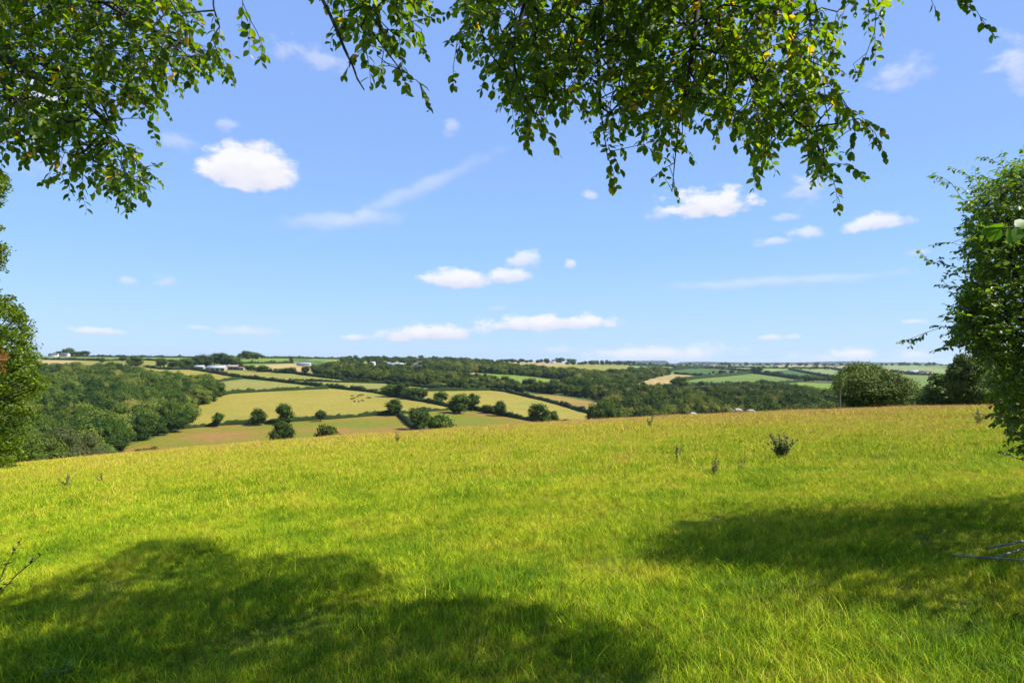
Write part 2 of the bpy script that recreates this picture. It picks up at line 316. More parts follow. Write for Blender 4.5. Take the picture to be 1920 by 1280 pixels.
# ------------------------------------------------------------------ terrain: valley and far hills
CTRL = {
 -1700: [(900,220),(870,270),(815,390),(785,470),(752,590),(728,730),(708,880),(695,1020),(684,1220),(676,1450),(668,1700)],
 0: [(892,225),(862,280),(806,405),(778,480),(748,600),(724,740),(706,885),(692,1030),(682,1220),(674,1450),(666,1650)],
 250: [(880,235),(852,295),(800,420),(775,490),(745,605),(723,740),(706,880),(692,1030),(682,1220),(674,1450),(668,1700)],
 500: [(862,250),(835,320),(797,425),(775,490),(745,600),(725,730),(710,860),(696,1010),(685,1200),(677,1450),(671,1750)],
 800: [(845,280),(822,345),(795,425),(772,500),(748,620),(728,760),(712,930),(700,1130),(690,1400),(682,1750),(676,2200)],
 1000: [(832,320),(812,380),(792,450),(772,540),(750,650),(732,780),(716,950),(703,1200),(693,1550),(685,1950),(679,2400)],
 1200: [(822,360),(802,430),(785,500),(768,600),(752,700),(735,860),(720,1050),(706,1350),(696,1800),(688,2500),(684,3300)],
 1450: [(812,380),(792,460),(775,540),(758,660),(744,800),(730,980),(717,1250),(706,1600),(697,2150),(689,3100),(684,4500)],
 1750: [(808,380),(790,460),(774,540),(758,660),(744,800),(731,980),(719,1250),(708,1600),(699,2150),(690,3100),(684,4500)],
 3600: [(808,380),(790,460),(774,540),(758,660),(744,800),(731,980),(719,1250),(708,1600),(699,2150),(690,3100),(684,4500)]}
cpx = np.array(sorted(CTRL)); CT = np.array([CTRL[k] for k in cpx], float)          # cols, 11, 2
GX = np.concatenate([np.arange(-1700, -120, 40), np.arange(-120, 2040, 4), np.arange(2040, 3601, 40)]).astype(float)
tt = np.linspace(0, 10, 281)
def colinterp(A):
    fine = np.arange(-1900, 3800, 5.0); B = np.stack([np.interp(fine, cpx, A[:, j]) for j in range(A.shape[1])], 1)
    k = np.hanning(41); k /= k.sum(); B = np.stack([np.convolve(np.pad(B[:, j], 20, 'edge'), k, 'valid') for j in range(B.shape[1])], 1)
    return np.stack([np.interp(GX, fine, B[:, j]) for j in range(B.shape[1])], 1)
P_ = colinterp(CT[:, :, 0]); D_ = colinterp(np.log(CT[:, :, 1]))
def rowinterp(A):
    R = np.stack([np.interp(tt, np.arange(11), A[i]) for i in range(len(A))]); k = np.hanning(31); k /= k.sum()
    Rp = np.pad(R, ((0, 0), (15, 15)), 'reflect', reflect_type='odd')
    return np.stack([np.convolve(Rp[i], k, 'valid') for i in range(len(R))])
P_ = rowinterp(P_); D_ = np.exp(rowinterp(D_))
Zg = ZC + (HY - P_) / F * D_
def gnd(px, py):
    """far-ground point shown at a photo pixel"""
    i = int(np.clip(np.searchsorted(GX, px) - 1, 0, len(GX) - 2)); w = np.clip((px - GX[i]) / (GX[i + 1] - GX[i]), 0, 1)
    P = P_[i] * (1 - w) + P_[i + 1] * w; D = D_[i] * (1 - w) + D_[i + 1] * w
    y = float(np.interp(-py, -P, D)); q = float(np.interp(y, D, P))
    return np.array([(px - 960) / F * y, y, ZC + (HY - q) / F * y])
def gz(x, y):
    px = 960 + x / y * F; i = int(np.clip(np.searchsorted(GX, px) - 1, 0, len(GX) - 2)); w = np.clip((px - GX[i]) / (GX[i + 1] - GX[i]), 0, 1)
    D = D_[i] * (1 - w) + D_[i + 1] * w; Z = Zg[i] * (1 - w) + Zg[i + 1] * w
    return float(np.interp(y, D, Z))
# rows in front of the first control row: the hidden far side of the meadow brow
pre = []; U = (GX - 960) / F
for k, yy in enumerate((70., 88., 98., 104.)):
    pre.append((np.full(len(GX), yy), z_fg(U * yy, np.full(len(GX), yy)) - .6))
y0 = 104.; z0 = pre[-1][1]; sl0 = (z_fg(U * 104, np.full(len(GX), 104.)) - z_fg(U * 103, np.full(len(GX), 103.)))
for s in np.linspace(.08, .92, 12):
    y1 = D_[:, 0]; z1 = Zg[:, 0]; h = y1 - y0; sl1 = (Zg[:, 3] - Zg[:, 0]) / (D_[:, 3] - D_[:, 0])
    z = (2*s**3-3*s**2+1)*z0 + (s**3-2*s**2+s)*h*np.maximum(sl0, -.35) + (-2*s**3+3*s**2)*z1 + (s**3-s**2)*h*sl1
    pre.append((y0 + s * h, z))
post = []
yl = D_[:, -1]; zl = Zg[:, -1]
for k, dz in ((1.06, -1), (1.25, -14), (1.7, -50)): post.append((yl * k, zl + dz))
post.append((np.full(len(GX), 16000.), np.full(len(GX), -110.))); post.append((np.full(len(GX), 30000.), np.full(len(GX), -200.)))
DY = np.concatenate([np.array([a for a, b in pre]), D_.T, np.array([a for a, b in post])]); DZ = np.concatenate([np.array([b for a, b in pre]), Zg.T, np.array([b for a, b in post])])
HXX = U[None] * DY; v, f = gridmesh(HXX, DY, DZ)
npre = len(pre); PYg = np.full(DY.shape, 2000.0); PYg[npre:npre + len(tt)] = P_.T; PYg[npre + len(tt):] = -500
PXg = np.broadcast_to(GX[None], DY.shape)
fcx = (PXg.reshape(-1)[f]).mean(1); fcy = (PYg.reshape(-1)[f]).mean(1)

gold = ((.27, .235, .036), (.32, .255, .042), (.23, .235, .034))
FM = {
 'gold': field_mat('golden_pasture', *gold, scale=.012),
 'rough': field_mat('rough_pasture', (.170, .185, .014), (.235, .180, .024), (.30, .165, .045), scale=.022),
 'rough2': field_mat('rough_pasture_green', (.150, .190, .012), (.205, .180, .020), (.28, .165, .038), scale=.022),
 'olive': field_mat('olive_pasture', (.215, .225, .036), (.26, .24, .05), scale=.02),
 'browngold': field_mat('brown_gold_pasture', (.27, .185, .042), (.31, .215, .05), scale=.02),
 'tan': field_mat('cut_hay_field', (.37, .275, .095), (.43, .32, .13), scale=.01, stripes=.04, sdir=.4),
 'wheat': field_mat('ripe_wheat', (.43, .295, .12), (.34, .27, .10), scale=.008, stripes=.05, sdir=.2),
 'green': field_mat('fresh_green_field', (.115, .185, .030), (.165, .21, .040), scale=.008, stripes=.06, sdir=1.2),
 'bright': field_mat('bright_green_field', (.14, .24, .022), (.19, .25, .035), scale=.01, stripes=.05, sdir=1.35),
 'dgreen': field_mat('dark_green_crop', (.050, .115, .026), (.065, .13, .030), scale=.008, stripes=.08, sdir=1.0),
 'pale': field_mat('pale_green_field', (.18, .25, .07), (.22, .27, .085), scale=.006, stripes=.05, sdir=1.3),
 'base': field_mat('woodland_floor', (.07, .10, .025), (.10, .13, .03), scale=.01)}
# label, material, polygon in photo pixels
FIELDS = [
 ('golden pasture where the black cattle graze', 'gold', [(344,803),(356,780),(372,760),(400,745),(425,738),(500,733),(617,728),(707,737),(780,751),(840,763),(842,768),(800,772),(748,776),(700,779),(620,786),(550,790),(500,794),(425,797)]),
 ('rough brownish pasture on the valley floor below the long straight hedge', 'rough', [(205,858),(232,836),(300,818),(345,803),(425,797),(500,794),(550,790),(620,786),(700,779),(748,777),(757,788),(775,800),(800,816),(800,900),(150,910)]),
 ('green and brown pasture right of the pair of round trees', 'rough2', [(748,777),(800,772),(842,768),(890,768),(920,775),(960,781),(1010,790),(1060,794),(1115,800),(1140,860),(800,860),(800,816),(775,800)]),
 ('golden hill pasture behind the hedgerow oaks', 'gold', [(796,734),(920,732),(950,735),(990,744),(1050,759),(1117,778),(1114,800),(1060,794),(1010,790),(960,781),(920,775),(880,767),(842,764),(815,757),(797,748)]),
 ('brownish gold strip of pasture beside the valley wood', 'browngold', [(985,738),(1050,742),(1145,760),(1135,772),(1117,779),(1050,759),(985,742)]),
 ('pasture dotted with white sheep below the farm hedge', 'olive', [(398,718),(455,711),(500,713),(560,720),(612,728),(525,731),(422,739),(405,730)]),
 ('pasture left of the barns above the wood', 'gold', [(285,699),(350,693),(400,699),(452,709),(400,716),(350,714),(300,708)]),
 ('sheep pasture right of the barns', 'olive', [(375,694),(462,692),(550,700),(575,704),(650,713),(550,713),(500,712),(450,707),(400,699)]),
 ('narrow pasture strip in front of the middle wood', 'olive', [(560,714),(725,719),(716,736),(660,731),(617,727),(560,719)]),
 ('pale strip of pasture before the middle wood', 'olive', [(765,722),(842,731),(780,734),(765,728)]),
 ('tan hay field above the barns', 'tan', [(440,687),(545,681),(600,686),(575,703),(520,697),(475,691)]),
 ('green field under the skyline clump of trees', 'bright', [(446,673),(550,670),(550,681),(446,687)]),
 ('long green field on the left skyline', 'green', [(120,667),(380,668),(380,680),(350,679),(265,675),(120,674)]),
 ('pale hay field beside the white farmhouse', 'tan', [(70,675),(150,676),(150,685),(70,690)]),
 ('olive pasture around the lone skyline oaks', 'olive', [(150,676),(265,675),(350,679),(345,690),(285,699),(250,692),(150,686)]),
 ('thin green field on the middle skyline', 'bright', [(592,670),(680,671),(680,676),(592,676)]),
 ('tan stubble strip above the bright green field', 'wheat', [(836,697),(892,697),(900,701),(855,706)]),
 ('bright green field enclosed by woods', 'bright', [(848,706),(900,700),(975,703),(1050,714),(1070,721),(1040,730),(990,730),(950,724),(900,714)]),
 ('olive hillside field on the middle ridge', 'olive', [(880,678),(950,677),(1075,682),(1190,685),(1190,695),(1150,698),(1110,703),(1050,698),(950,689),(890,685)]),
 ('tan barley field along the middle skyline', 'wheat', [(945,678),(1045,677),(1073,685),(995,687),(965,682)]),
 ('pale green field left of the right-hand farmland', 'pale', [(1180,685),(1300,686),(1300,692),(1250,694),(1190,690)]),
 ('cream wheat field right of the valley wood', 'wheat', [(1182,722),(1220,709),(1262,701),(1328,705),(1290,712),(1260,719),(1225,725)]),
 ('dark green crop above the wheat field', 'dgreen', [(1250,695),(1320,691),(1408,697),(1360,706),(1325,705),(1270,701)]),
 ('broad green field with a brown crest on the right', 'green', [(1282,718),(1290,712),(1360,706),(1412,699),(1515,714),(1437,721),(1325,723)]),
 ('long green field left of the big field oak', 'bright', [(1437,722),(1500,717),(1620,722),(1620,745),(1567,744),(1510,739)]),
 ('small pale field among the valley trees', 'pale', [(1285,735),(1320,726),(1347,726),(1330,736)]),
 ('small pale field wedged below the green field', 'pale', [(1455,730),(1480,732),(1515,741),(1480,743)]),
 ('dark green field with hedges on the right', 'dgreen', [(1437,697),(1480,693),(1545,706),(1540,710),(1500,709),(1450,701)]),
 ('pale green sloping field on the right', 'pale', [(1486,693),(1560,691),(1620,704),(1600,712),(1545,706)]),
 ('green field between the two hedge trees on the right', 'green', [(1688,702),(1760,703),(1790,725),(1760,745),(1690,735)]),
 ('tan field near the far right sheds', 'wheat', [(1655,691),(1706,694),(1706,699),(1655,697)]),
 ('cream crop strip on the right horizon', 'wheat', [(1460,684),(1540,684),(1540,687),(1460,687)]),
 ('second cream crop strip on the right horizon', 'tan', [(1540,687),(1600,687),(1600,689),(1540,689)]),
 ('tan patch of field beyond the valley trees at right', 'tan', [(1545,747),(1575,746),(1575,752),(1545,752)])]
fid = np.full(len(f), -1)
for k, (lb, mt, poly) in enumerate(FIELDS): fid[inpoly(fcx, fcy, poly)] = k
# remaining far farmland: strips of the same kinds of fields
rest = (fid < 0) & (fcy < 700) & ((fcx > 1190) | (fcy < 682) | (fcx < 600))
strip = ((np.floor(fcx / 47 + fcy * .13) * 7 + np.floor(fcy / 3.1) * 5).astype(int)) % 6
XTRA = ['pale', 'green', 'dgreen', 'olive', 'green', 'pale']
mats_h = [FM['base']] + [FM[k] for k in XTRA]
def sub(v, f):
    u, inv = np.unique(f.ravel(), return_inverse=True); return v[u], inv.reshape(f.shape)
mb = MB(); sel = fid < 0; fs = f[sel]; mi = np.where(rest[sel], strip[sel] + 1, 0)
vv, ff = sub(v, fs); mb.add(vv, ff[mi == 0], mat=0)
n0 = 0
for k in range(6):
    if (mi == k + 1).any(): mb.f.append((ff[mi == k + 1], k + 1))
tag(mb.build('hills', mats_h, smooth=True), 'wooded valley and rolling farmland hills', None, None, 'structure')
for k, (lb, mt, poly) in enumerate(FIELDS):
    if not (fid == k).any(): continue
    mb = MB(); vv, ff = sub(v, f[fid == k]); mb.add(vv, ff)
    tag(mb.build('field', FM[mt], smooth=True), lb, None, None, 'structure')
# distant ridges
def ridge(name, prof, Y, lab):
    mb = MB(); px = np.arange(prof[0][0], prof[-1][0] + 1, 3.0); top = np.interp(px, [p[0] for p in prof], [p[1] for p in prof]) + rngT.normal(0, .25, len(px))
    x = (px - 960) / F * Y; zt = ZC + (HY - top) / F * Y
    n = 6; prs = [(Y - 900, -130), (Y - 500, None, .6), (Y - 200, None, .92), (Y, None, 1), (Y + 300, None, .9), (Y + 1500, -160)]
    A = []
    for p in prs:
        z = np.full(len(px), float(p[1])) if p[1] is not None else -130 + (zt + 130) * p[2]
        A.append(np.stack([x * p[0] / Y, np.full(len(px), p[0]), z], 1))
    A = np.array(A); v, f = gridmesh(A[..., 0], A[..., 1], A[..., 2]); mb.add(v, f)
    tag(mb.build(name, field_mat('far_ridge_woods', (.018, .040, .016), (.032, .058, .02), scale=.004), smooth=True), lab, None, None, 'structure')
ridge('distant_hills', [(1080,682),(1140,679),(1158,676.5),(1250,676),(1256,681),(1270,681),(1275,678.5),(1320,678),(1400,679.5),(1500,679),(1560,677.5),(1600,677),(1640,679),(1660,679),(1755,680),(1765,683),(1900,684),(2600,683)], 9500, 'blue wooded ridge on the far right horizon')

# ------------------------------------------------------------------ tree prototypes (unit height)
def tree_proto(seed, kind='round', nleaf=1500, lsize=.05, coresub=1, corek=.84, lobes=19):
    rng = np.random.default_rng(seed); crown = MB(); trunk = MB()
    if kind == 'round': cz, rx, rz = .50, .36, .40
    elif kind == 'tall': cz, rx, rz = .51, .25, .46
    elif kind == 'poplar': cz, rx, rz = .52, .10, .44
    elif kind == 'bush': cz, rx, rz = .42, .48, .42
    elif kind == 'wide': cz, rx, rz = .53, .42, .36
    elif kind == 'cone': cz, rx, rz = .50, .2, .45
    C = []; R = []
    for i in range(lobes):
        d = rdir(rng, 1)[0]; q = rng.uniform(.3, .98) ** .6
        c = np.array([d[0] * rx * q, d[1] * rx * q, cz + d[2] * rz * q * .9])
        r = rng.uniform(.32, .62) * min(rx, rz) * (1.15 if kind != 'bush' else 1.0)
        if kind == 'cone': k = 1.15 - c[2]; c[:2] *= k; r *= k
        C.append(c); R.append(r)
    C = np.array(C); R = np.array(R)
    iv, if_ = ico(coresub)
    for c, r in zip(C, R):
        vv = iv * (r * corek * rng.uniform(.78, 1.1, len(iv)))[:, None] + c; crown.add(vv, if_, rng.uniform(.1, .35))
    n = int(nleaf * 1.9); k = rng.choice(len(C), n, p=R ** 2 / (R ** 2).sum()); d = rdir(rng, n); d[:, 2] = np.where(rng.random(n) < .6, np.abs(d[:, 2]), d[:, 2])
    rad = R[k] * (1 + rng.normal(0, .15, n)); P = C[k] + d * rad[:, None]
    keep = np.ones(n, bool)
    for c, r in zip(C, R): keep &= np.linalg.norm(P - c, axis=1) > r * .80
    P = P[keep][:nleaf]; d = d[keep][:nleaf]; k = k[keep][:nleaf]; n = len(P)
    N = d + rng.normal(0, .55, (n, 3)); N /= np.linalg.norm(N, axis=1)[:, None]
    lob = rng.uniform(-.16, .16, len(C))
    tint = np.clip(.48 + lob[k] + rng.normal(0, .16, n), 0, 1)
    quads(crown, P, N, lsize, rng, tint)
    zb = cz - rz * .2
    trunk.tube([(0, 0, -.12), (0, 0, 0), (.004, 0, zb * .5), (.01, .005, cz)], [.04, .032, .026, .012], 7)
    for i in rng.choice(len(C), min(6, len(C)), replace=False):
        a = np.array([.003, 0, zb * rng.uniform(.5, 1.0)]); trunk.tube([a, a * .5 + C[i] * .5 + (0, 0, -.02), C[i]], [.015, .010, .004], 5)
    return crown, trunk
PROTO = {}
spec = [('round', 11, 'round', 1500, .055), ('round', 12, 'round', 1500, .055), ('round', 13, 'wide', 1500, .055), ('round', 14, 'round', 1300, .06),
        ('tall', 15, 'tall', 1300, .05), ('tall', 16, 'tall', 1300, .05), ('bush', 17, 'bush', 1700, .075), ('bush', 18, 'bush', 1700, .075),
        ('poplar', 19, 'poplar', 800, .045), ('wide', 20, 'wide', 1500, .055), ('cone', 21, 'cone', 1100, .055)]
for nm, sd_, kd, nl, ls in spec:
    c, t = tree_proto(sd_, kd, nl, ls)
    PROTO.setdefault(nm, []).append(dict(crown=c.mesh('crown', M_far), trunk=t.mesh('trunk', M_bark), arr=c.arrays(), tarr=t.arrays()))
WIDTH = dict(round=.86, tall=.62, bush=1.12, poplar=.3, wide=1.0, cone=.5)
rngP = random.Random(3)
def place_tree(kind, px, py, w, h, label, group, i=0, name='tree', mat=None, pos=None, cat='tree', simple=False):
    """w,h in photo pixels; base at the far ground shown at (px,py)"""
    p = gnd(px, py) if pos is None else np.array(pos); k = p[1] / F; pr = PROTO[kind][i % len(PROTO[kind])]
    H = h * k; sx_ = w * k / WIDTH[kind]
    lo = (p[0], p[1], p[2] - .02 * H); sc = (sx_, sx_, H)
    if simple:
        o = bpy.data.objects.new(name, pr['crown']); COL.objects.link(o); o.location = lo; o.rotation_euler = (0, 0, rngP.uniform(0, 6.28)); o.scale = sc
        return tag(o, label, cat, group)
    r = empty(name, lo, rngP.uniform(0, 6.28), sc, label, cat, group)
    for nm in ('crown', 'trunk'):
        me = pr[nm]
        if nm == 'crown' and mat is not None: me = me.copy(); me.materials.clear(); me.materials.append(mat)
        c = bpy.data.objects.new(nm, me); COL.objects.link(c); c.parent = r
    return r

G1 = 'trees standing in the valley hedgerows'
TREES = [
 ('tall', 408, 800, 21, 29, 'small upright tree in the long valley hedge, nearest the left wood', 0, 'dark'),
 ('round', 485, 797, 32, 33, 'round tree in the long valley hedge, second from the left wood', 0, ''),
 ('round', 533, 795, 36, 38, 'tree in the valley hedge, behind the top of the tall field tree', 1, ''),
 ('wide', 601, 790, 22, 22, 'little round tree alone in the valley hedge below the cattle', 0, ''),
 ('tall', 740, 779, 30, 33, 'airy tree at the right end of the long valley hedge near the cattle', 1, ''),
 ('round', 783, 805, 42, 41, 'dark oval tree left of the broad round field tree', 3, ''),
 ('wide', 826, 757, 28, 24, 'pale rounded tree at the corner of the golden pasture', 0, ''),
 ('round', 862, 775, 48, 36, 'broad oak with bare limbs in the middle hedgerow', 1, ''),
 ('tall', 886, 770, 27, 35, 'taller narrow oak against the right side of the broad oak', 0, ''),
 ('round', 915, 775, 26, 17, 'low bushy tree between two hedgerow oaks', 3, ''),
 ('round', 937, 780, 27, 30, 'upright oval oak in the middle hedgerow', 0, ''),
 ('round', 1009, 794, 42, 37, 'big dark domed oak near the right end of the middle hedgerow', 1, ''),
 ('tall', 1037, 793, 22, 24, 'small tree leaning against the big dark domed oak', 1, ''),
 ('round', 1105, 803, 13, 13, 'tiny round tree at the right end of the middle hedgerow', 0, ''),
 ('tall', 1124, 803, 26, 40, 'dark upright tree at the corner of the valley wood', 0, ''),
 ('round', 410, 744, 27, 24, 'dark round tree at the tip of the left wood', 1, ''),
 ('round', 1272, 729, 34, 24, 'large lone oak below the cream wheat field', 0, ''),
 ('wide', 1315, 724, 13, 10, 'small tree right of the lone oak under the green field', 0, ''),
 ('round', 1421, 701, 24, 15, 'round tree on the crest of the broad green field', 3, ''),
 ('round', 192, 680, 12, 10, 'small dark tree in the pasture hedge under the left skyline', 0, ''),
 ('wide', 230, 678, 16, 10, 'flat-topped tree in the left skyline pasture', 0, ''),
 ('round', 254, 688, 30, 21, 'largest spreading oak in the left skyline pasture', 1, ''),
 ('wide', 301, 690, 25, 19, 'spreading oak right of the largest skyline pasture oak', 0, ''),
 ('round', 574, 702, 16, 17, 'dark round tree at the foot of the tan hay field', 3, ''),
]
for (kd, px, py, w, h, lb, i, o_) in TREES: place_tree(kd, px, py, w, h, lb, G1, i)
place_tree('round', 530, 842, 46, 56, 'tall bushy field tree standing just beyond the meadow brow', G1, 0)
place_tree('bush', 619, 842, 58, 52, 'low broad thorn bush just beyond the meadow brow', 'bushes beyond the meadow brow', 0, 'thorn_bush', cat='bush')
place_tree('bush', 827, 826, 62, 54, 'broad round tree like a dome just beyond the meadow brow', G1, 1)
place_tree('bush', 1030, 813, 50, 30, 'flat dark thicket below the big domed oak', 'bushes beyond the meadow brow', 1, 'thicket', cat='bush')
for (px, w, h, lb) in ((262, 26, 13, 'lowest dark bush of the row beyond the left brow'), (288, 36, 16, 'broad dark bush in the middle of the row beyond the left brow'), (322, 26, 13, 'rightmost dark bush of the row beyond the left brow')):
    place_tree('bush', px, 866, w, h + 16, lb, 'bushes beyond the meadow brow', px, 'bush', cat='bush')
# copse left of the golden hill pasture
for (px, py, w, h, i, lb) in ((730, 744, 34, 25, 0, 'left dark tree of the hedge-corner copse'), (752, 745, 32, 26, 1, 'second dark tree of the hedge-corner copse'),
        (771, 748, 30, 25, 2, 'third dark tree of the hedge-corner copse'), (790, 750, 26, 22, 3, 'right dark tree of the hedge-corner copse'), (762, 727, 18, 13, 0, 'small round pale tree just above the hedge-corner copse')):
    place_tree('round', px, py, w, h, lb, 'trees of the hedge-corner copse', i)
# clumps on the left hill
CLUMPS = [
 ('trees of the clump behind the barns', 'green tree in the clump behind the grey-roofed barns', [(330,690,24,14),(350,692,26,18),(366,688,26,20),(385,686,26,20),(402,685,26,22),(418,685,26,21),(434,687,26,22),(446,690,18,14),(322,689,14,10)]),
 ('trees of the skyline clump', 'dark tree in the wind-shaped clump on the left-centre skyline', [(452,673,14,10),(462,673,20,14),(473,673,20,14),(484,673,14,10)]),
 ('trees around the white farmhouse', 'tree behind the white and cream farmhouses on the skyline', [(105,664,12,6),(112,664,12,8),(120,663,14,9),(128,664,18,14),(140,667,14,8),(150,667,12,7),(157,667,16,10)]),
 ('bushes in the hedge below the hay field', 'bushy tree in the hedge below the tan hay field', [(470,695,20,10),(492,697,24,11),(525,699,22,9),(546,700,20,11)])]
for g, lb, L in CLUMPS:
    for i, (px, py, w, h) in enumerate(L): place_tree('round', px, py, w * 1.1, h * 1.1, lb, g, i, simple=(w < 16))
# skyline and far hedgerow trees, a few pixels each
rs = random.Random(9)
def far_row(x0, x1, yfn, n, hmin, hmax, group, label, kinds=('round', 'wide', 'tall')):
    for i in range(n):
        px = x0 + (x1 - x0) * (i + rs.uniform(.1, .9)) / n; h = rs.uniform(hmin, hmax)
        place_tree(rs.choice(kinds), px, yfn(px) if callable(yfn) else yfn, h * rs.uniform(1.0, 1.7), h, label, group, i, simple=True)
for yy_, n_, a_, b_, x0_, x1_ in ((679, 24, 7, 11, 636, 880), (682.5, 20, 7, 11, 636, 880), (687, 15, 6, 11, 640, 870), (691, 10, 6, 10, 650, 830), (694, 12, 8, 13, 690, 860)):
    far_row(x0_, x1_, yy_ + .01, n_, a_, b_, 'trees among the village houses', 'dark tree among the village houses below the skyline')
far_row(648, 800, lambda x: 676 + (x - 640) * .012, 26, 6, 11, 'trees of the village skyline', 'one of the small dark trees crowding the village skyline')
far_row(800, 880, lambda x: 680, 12, 7, 11, 'trees right of the skyline poplars', 'small tree on the skyline right of the poplars')
far_row(885, 1050, lambda x: 680, 17, 4, 8.5, 'trees above the tan skyline field', 'small dark tree on the skyline above the tan barley field')
for i, (px, w, h) in enumerate(((895, 18, 10), (915, 14, 8), (937, 12, 8), (971, 9, 6), (1008, 8, 7), (1025, 13, 9), (1049, 16, 12), (1070, 20, 9))):
    place_tree('round', px, 681, w, h, 'rounded tree on the middle skyline', 'rounded trees on the middle skyline', i, simple=True)
far_row(1060, 1190, lambda x: 684, 18, 5, 10, 'trees on the skyline right of centre', 'small dark tree on the skyline right of centre')
far_row(1190, 1440, lambda x: 685.5, 30, 3, 7, 'trees on the low far horizon', 'tiny tree on the low far horizon left of the field oak')
far_row(1440, 1800, lambda x: 686, 36, 3, 7.5, 'trees on the right horizon', 'tiny tree on the right horizon')
far_row(1300, 1480, lambda x: 690, 14, 3, 6, 'trees in the far farmland', 'tiny hedgerow tree in the far farmland')
far_row(1500, 1620, lambda x: 693, 12, 3, 9, 'trees in the far farmland', 'tiny hedgerow tree in the far farmland')
for px, h, lb in ((807, 14, 'left and slimmest of three skyline poplars'), (813, 17, 'middle and broadest of three skyline poplars'), (820, 16, 'right of three skyline poplars')):
    place_tree('poplar', px, 680, 5 if px != 813 else 8, h, lb, 'skyline poplars', 0, 'poplar_tree', simple=True)
place_tree('round', 789, 679, 12, 13, 'tallest rounded tree left of the skyline poplars', 'trees of the village skyline', 1, simple=True)
# tree belt above the bright green field
far_row(815, 1075, lambda x: 690 + max(0, x - 900) * .13, 30, 11, 17, 'trees of the belt above the bright green field', 'dark tree in the belt above the bright green field', ('round', 'round', 'tall'))
far_row(1270, 1345, 702.5, 7, 3, 4.5, 'trees in the far farmland', 'tiny hedgerow tree in the far farmland')
far_row(1335, 1425, lambda x: 701 - (x-1335)*.02, 8, 5, 9, 'trees along the crest hedge of the green field', 'small tree in the crest hedge of the broad green field')
far_row(1430, 1530, lambda x: 702 + (x - 1430) * .12, 13, 5, 10, 'trees of the far sloping hedgerow', 'small dark tree in the far sloping hedgerow')
far_row(1510, 1600, lambda x: 715, 14, 8, 14, 'trees of the dark far spinney', 'dark tree of the far spinney left of the field oak')

# ------------------------------------------------------------------ woods (far-off masses)
def wood(name, label, poly, spacing, hm, seed, tintoff=0, exclude=(), jit=.9):
    rng = np.random.default_rng(seed); mb = MB()
    xs_ = [p[0] for p in poly]; ys_ = [p[1] for p in poly]
    y0_ = gnd(np.mean(xs_), max(ys_))[1]; y1_ = gnd(np.mean(xs_), min(ys_))[1]
    Y = min(y0_, gnd(min(xs_), max(ys_))[1]) * .85; Yend = max(y1_, gnd(max(xs_), min(ys_))[1], gnd(min(xs_), min(ys_))[1]) * 1.15; cnt = 0
    arrs = [p for k in ('round', 'round', 'tall', 'wide') for p in PROTO[k]] + PROTO['cone']
    arrs = PROTO['round'] * 2 + PROTO['tall'] + PROTO['wide']
    while Y < Yend:
        xa, xb = (min(xs_) - 960) / F * Y, (max(xs_) - 960) / F * Y
        for x in np.arange(xa, xb, spacing):
            X = x + rng.uniform(-.5, .5) * spacing * jit; y = Y + rng.uniform(-.5, .5) * spacing * jit
            px = 960 + X / y * F; i = int(np.clip(np.searchsorted(GX, px) - 1, 0, len(GX) - 2)); py = float(np.interp(y, D_[i], P_[i]))
            if y < D_[i][0] * .8 or not inpoly(np.array([px]), np.array([py]), poly)[0]: continue
            if any(inpoly(np.array([px]), np.array([py]), e)[0] for e in exclude): continue
            h = hm * rng.uniform(.6, 1.4); w = spacing * rng.uniform(.75, 1.95)
            pr = arrs[rng.integers(len(arrs))]; a = rng.uniform(0, 6.28)
            Mx = Matrix.Translation((X, y, gz(X, y) - .12 * h)) @ Matrix.Rotation(a, 4, 'Z') @ Matrix.Diagonal((w, w, h, 1))
            tv = np.clip(rng.normal(.04, .27), -.42, .6) + tintoff; mb.merge(pr['arr'], Mx, lambda t, tv=tv: np.clip(t + tv, 0, 1)); cnt += 1
        Y += spacing * .87
    print(name, label, cnt)
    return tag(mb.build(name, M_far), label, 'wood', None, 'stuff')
wood('woodland', 'dense broadleaf wood covering the left hillside', [(-260,702),(60,700),(150,697),(250,702),(310,716),(395,724),(408,744),(372,764),(340,806),(232,836),(206,866),(190,905),(-260,905)], 11, 13, 1)
wood('woodland', 'wood behind the sheep pastures reaching up to the village', [(590,694),(640,688),(690,695),(740,700),(800,703),(860,712),(900,718),(960,726),(1010,733),(1070,727),(1090,712),(1190,712),(1190,745),(1142,755),(1050,739),(985,736),(920,731),(850,730),(765,720),(640,710),(590,702)], 11, 11.5, 2)
wood('woodland', 'broad dark wood filling the valley behind the meadow brow', [(1146,762),(1150,740),(1190,738),(1260,738),(1300,741),(1340,742),(1380,736),(1440,731),(1500,744),(1560,754),(1620,756),(1900,756),(1900,815),(1112,815),(1125,785)], 10, 13, 3)
wood('woodland', 'wood running up the hill left of the wheat field', [(1060,724),(1100,712),(1180,703),(1240,696),(1256,701),(1200,715),(1180,726),(1190,742),(1060,734)], 14, 14, 4)
wood('woodland', 'dark tree belt curving above the bright green field', [(795,686),(880,683),(940,690),(1050,701),(1110,706),(1150,712),(1075,714),(1000,706),(900,698.5),(830,699),(795,696)], 13, 13, 6)
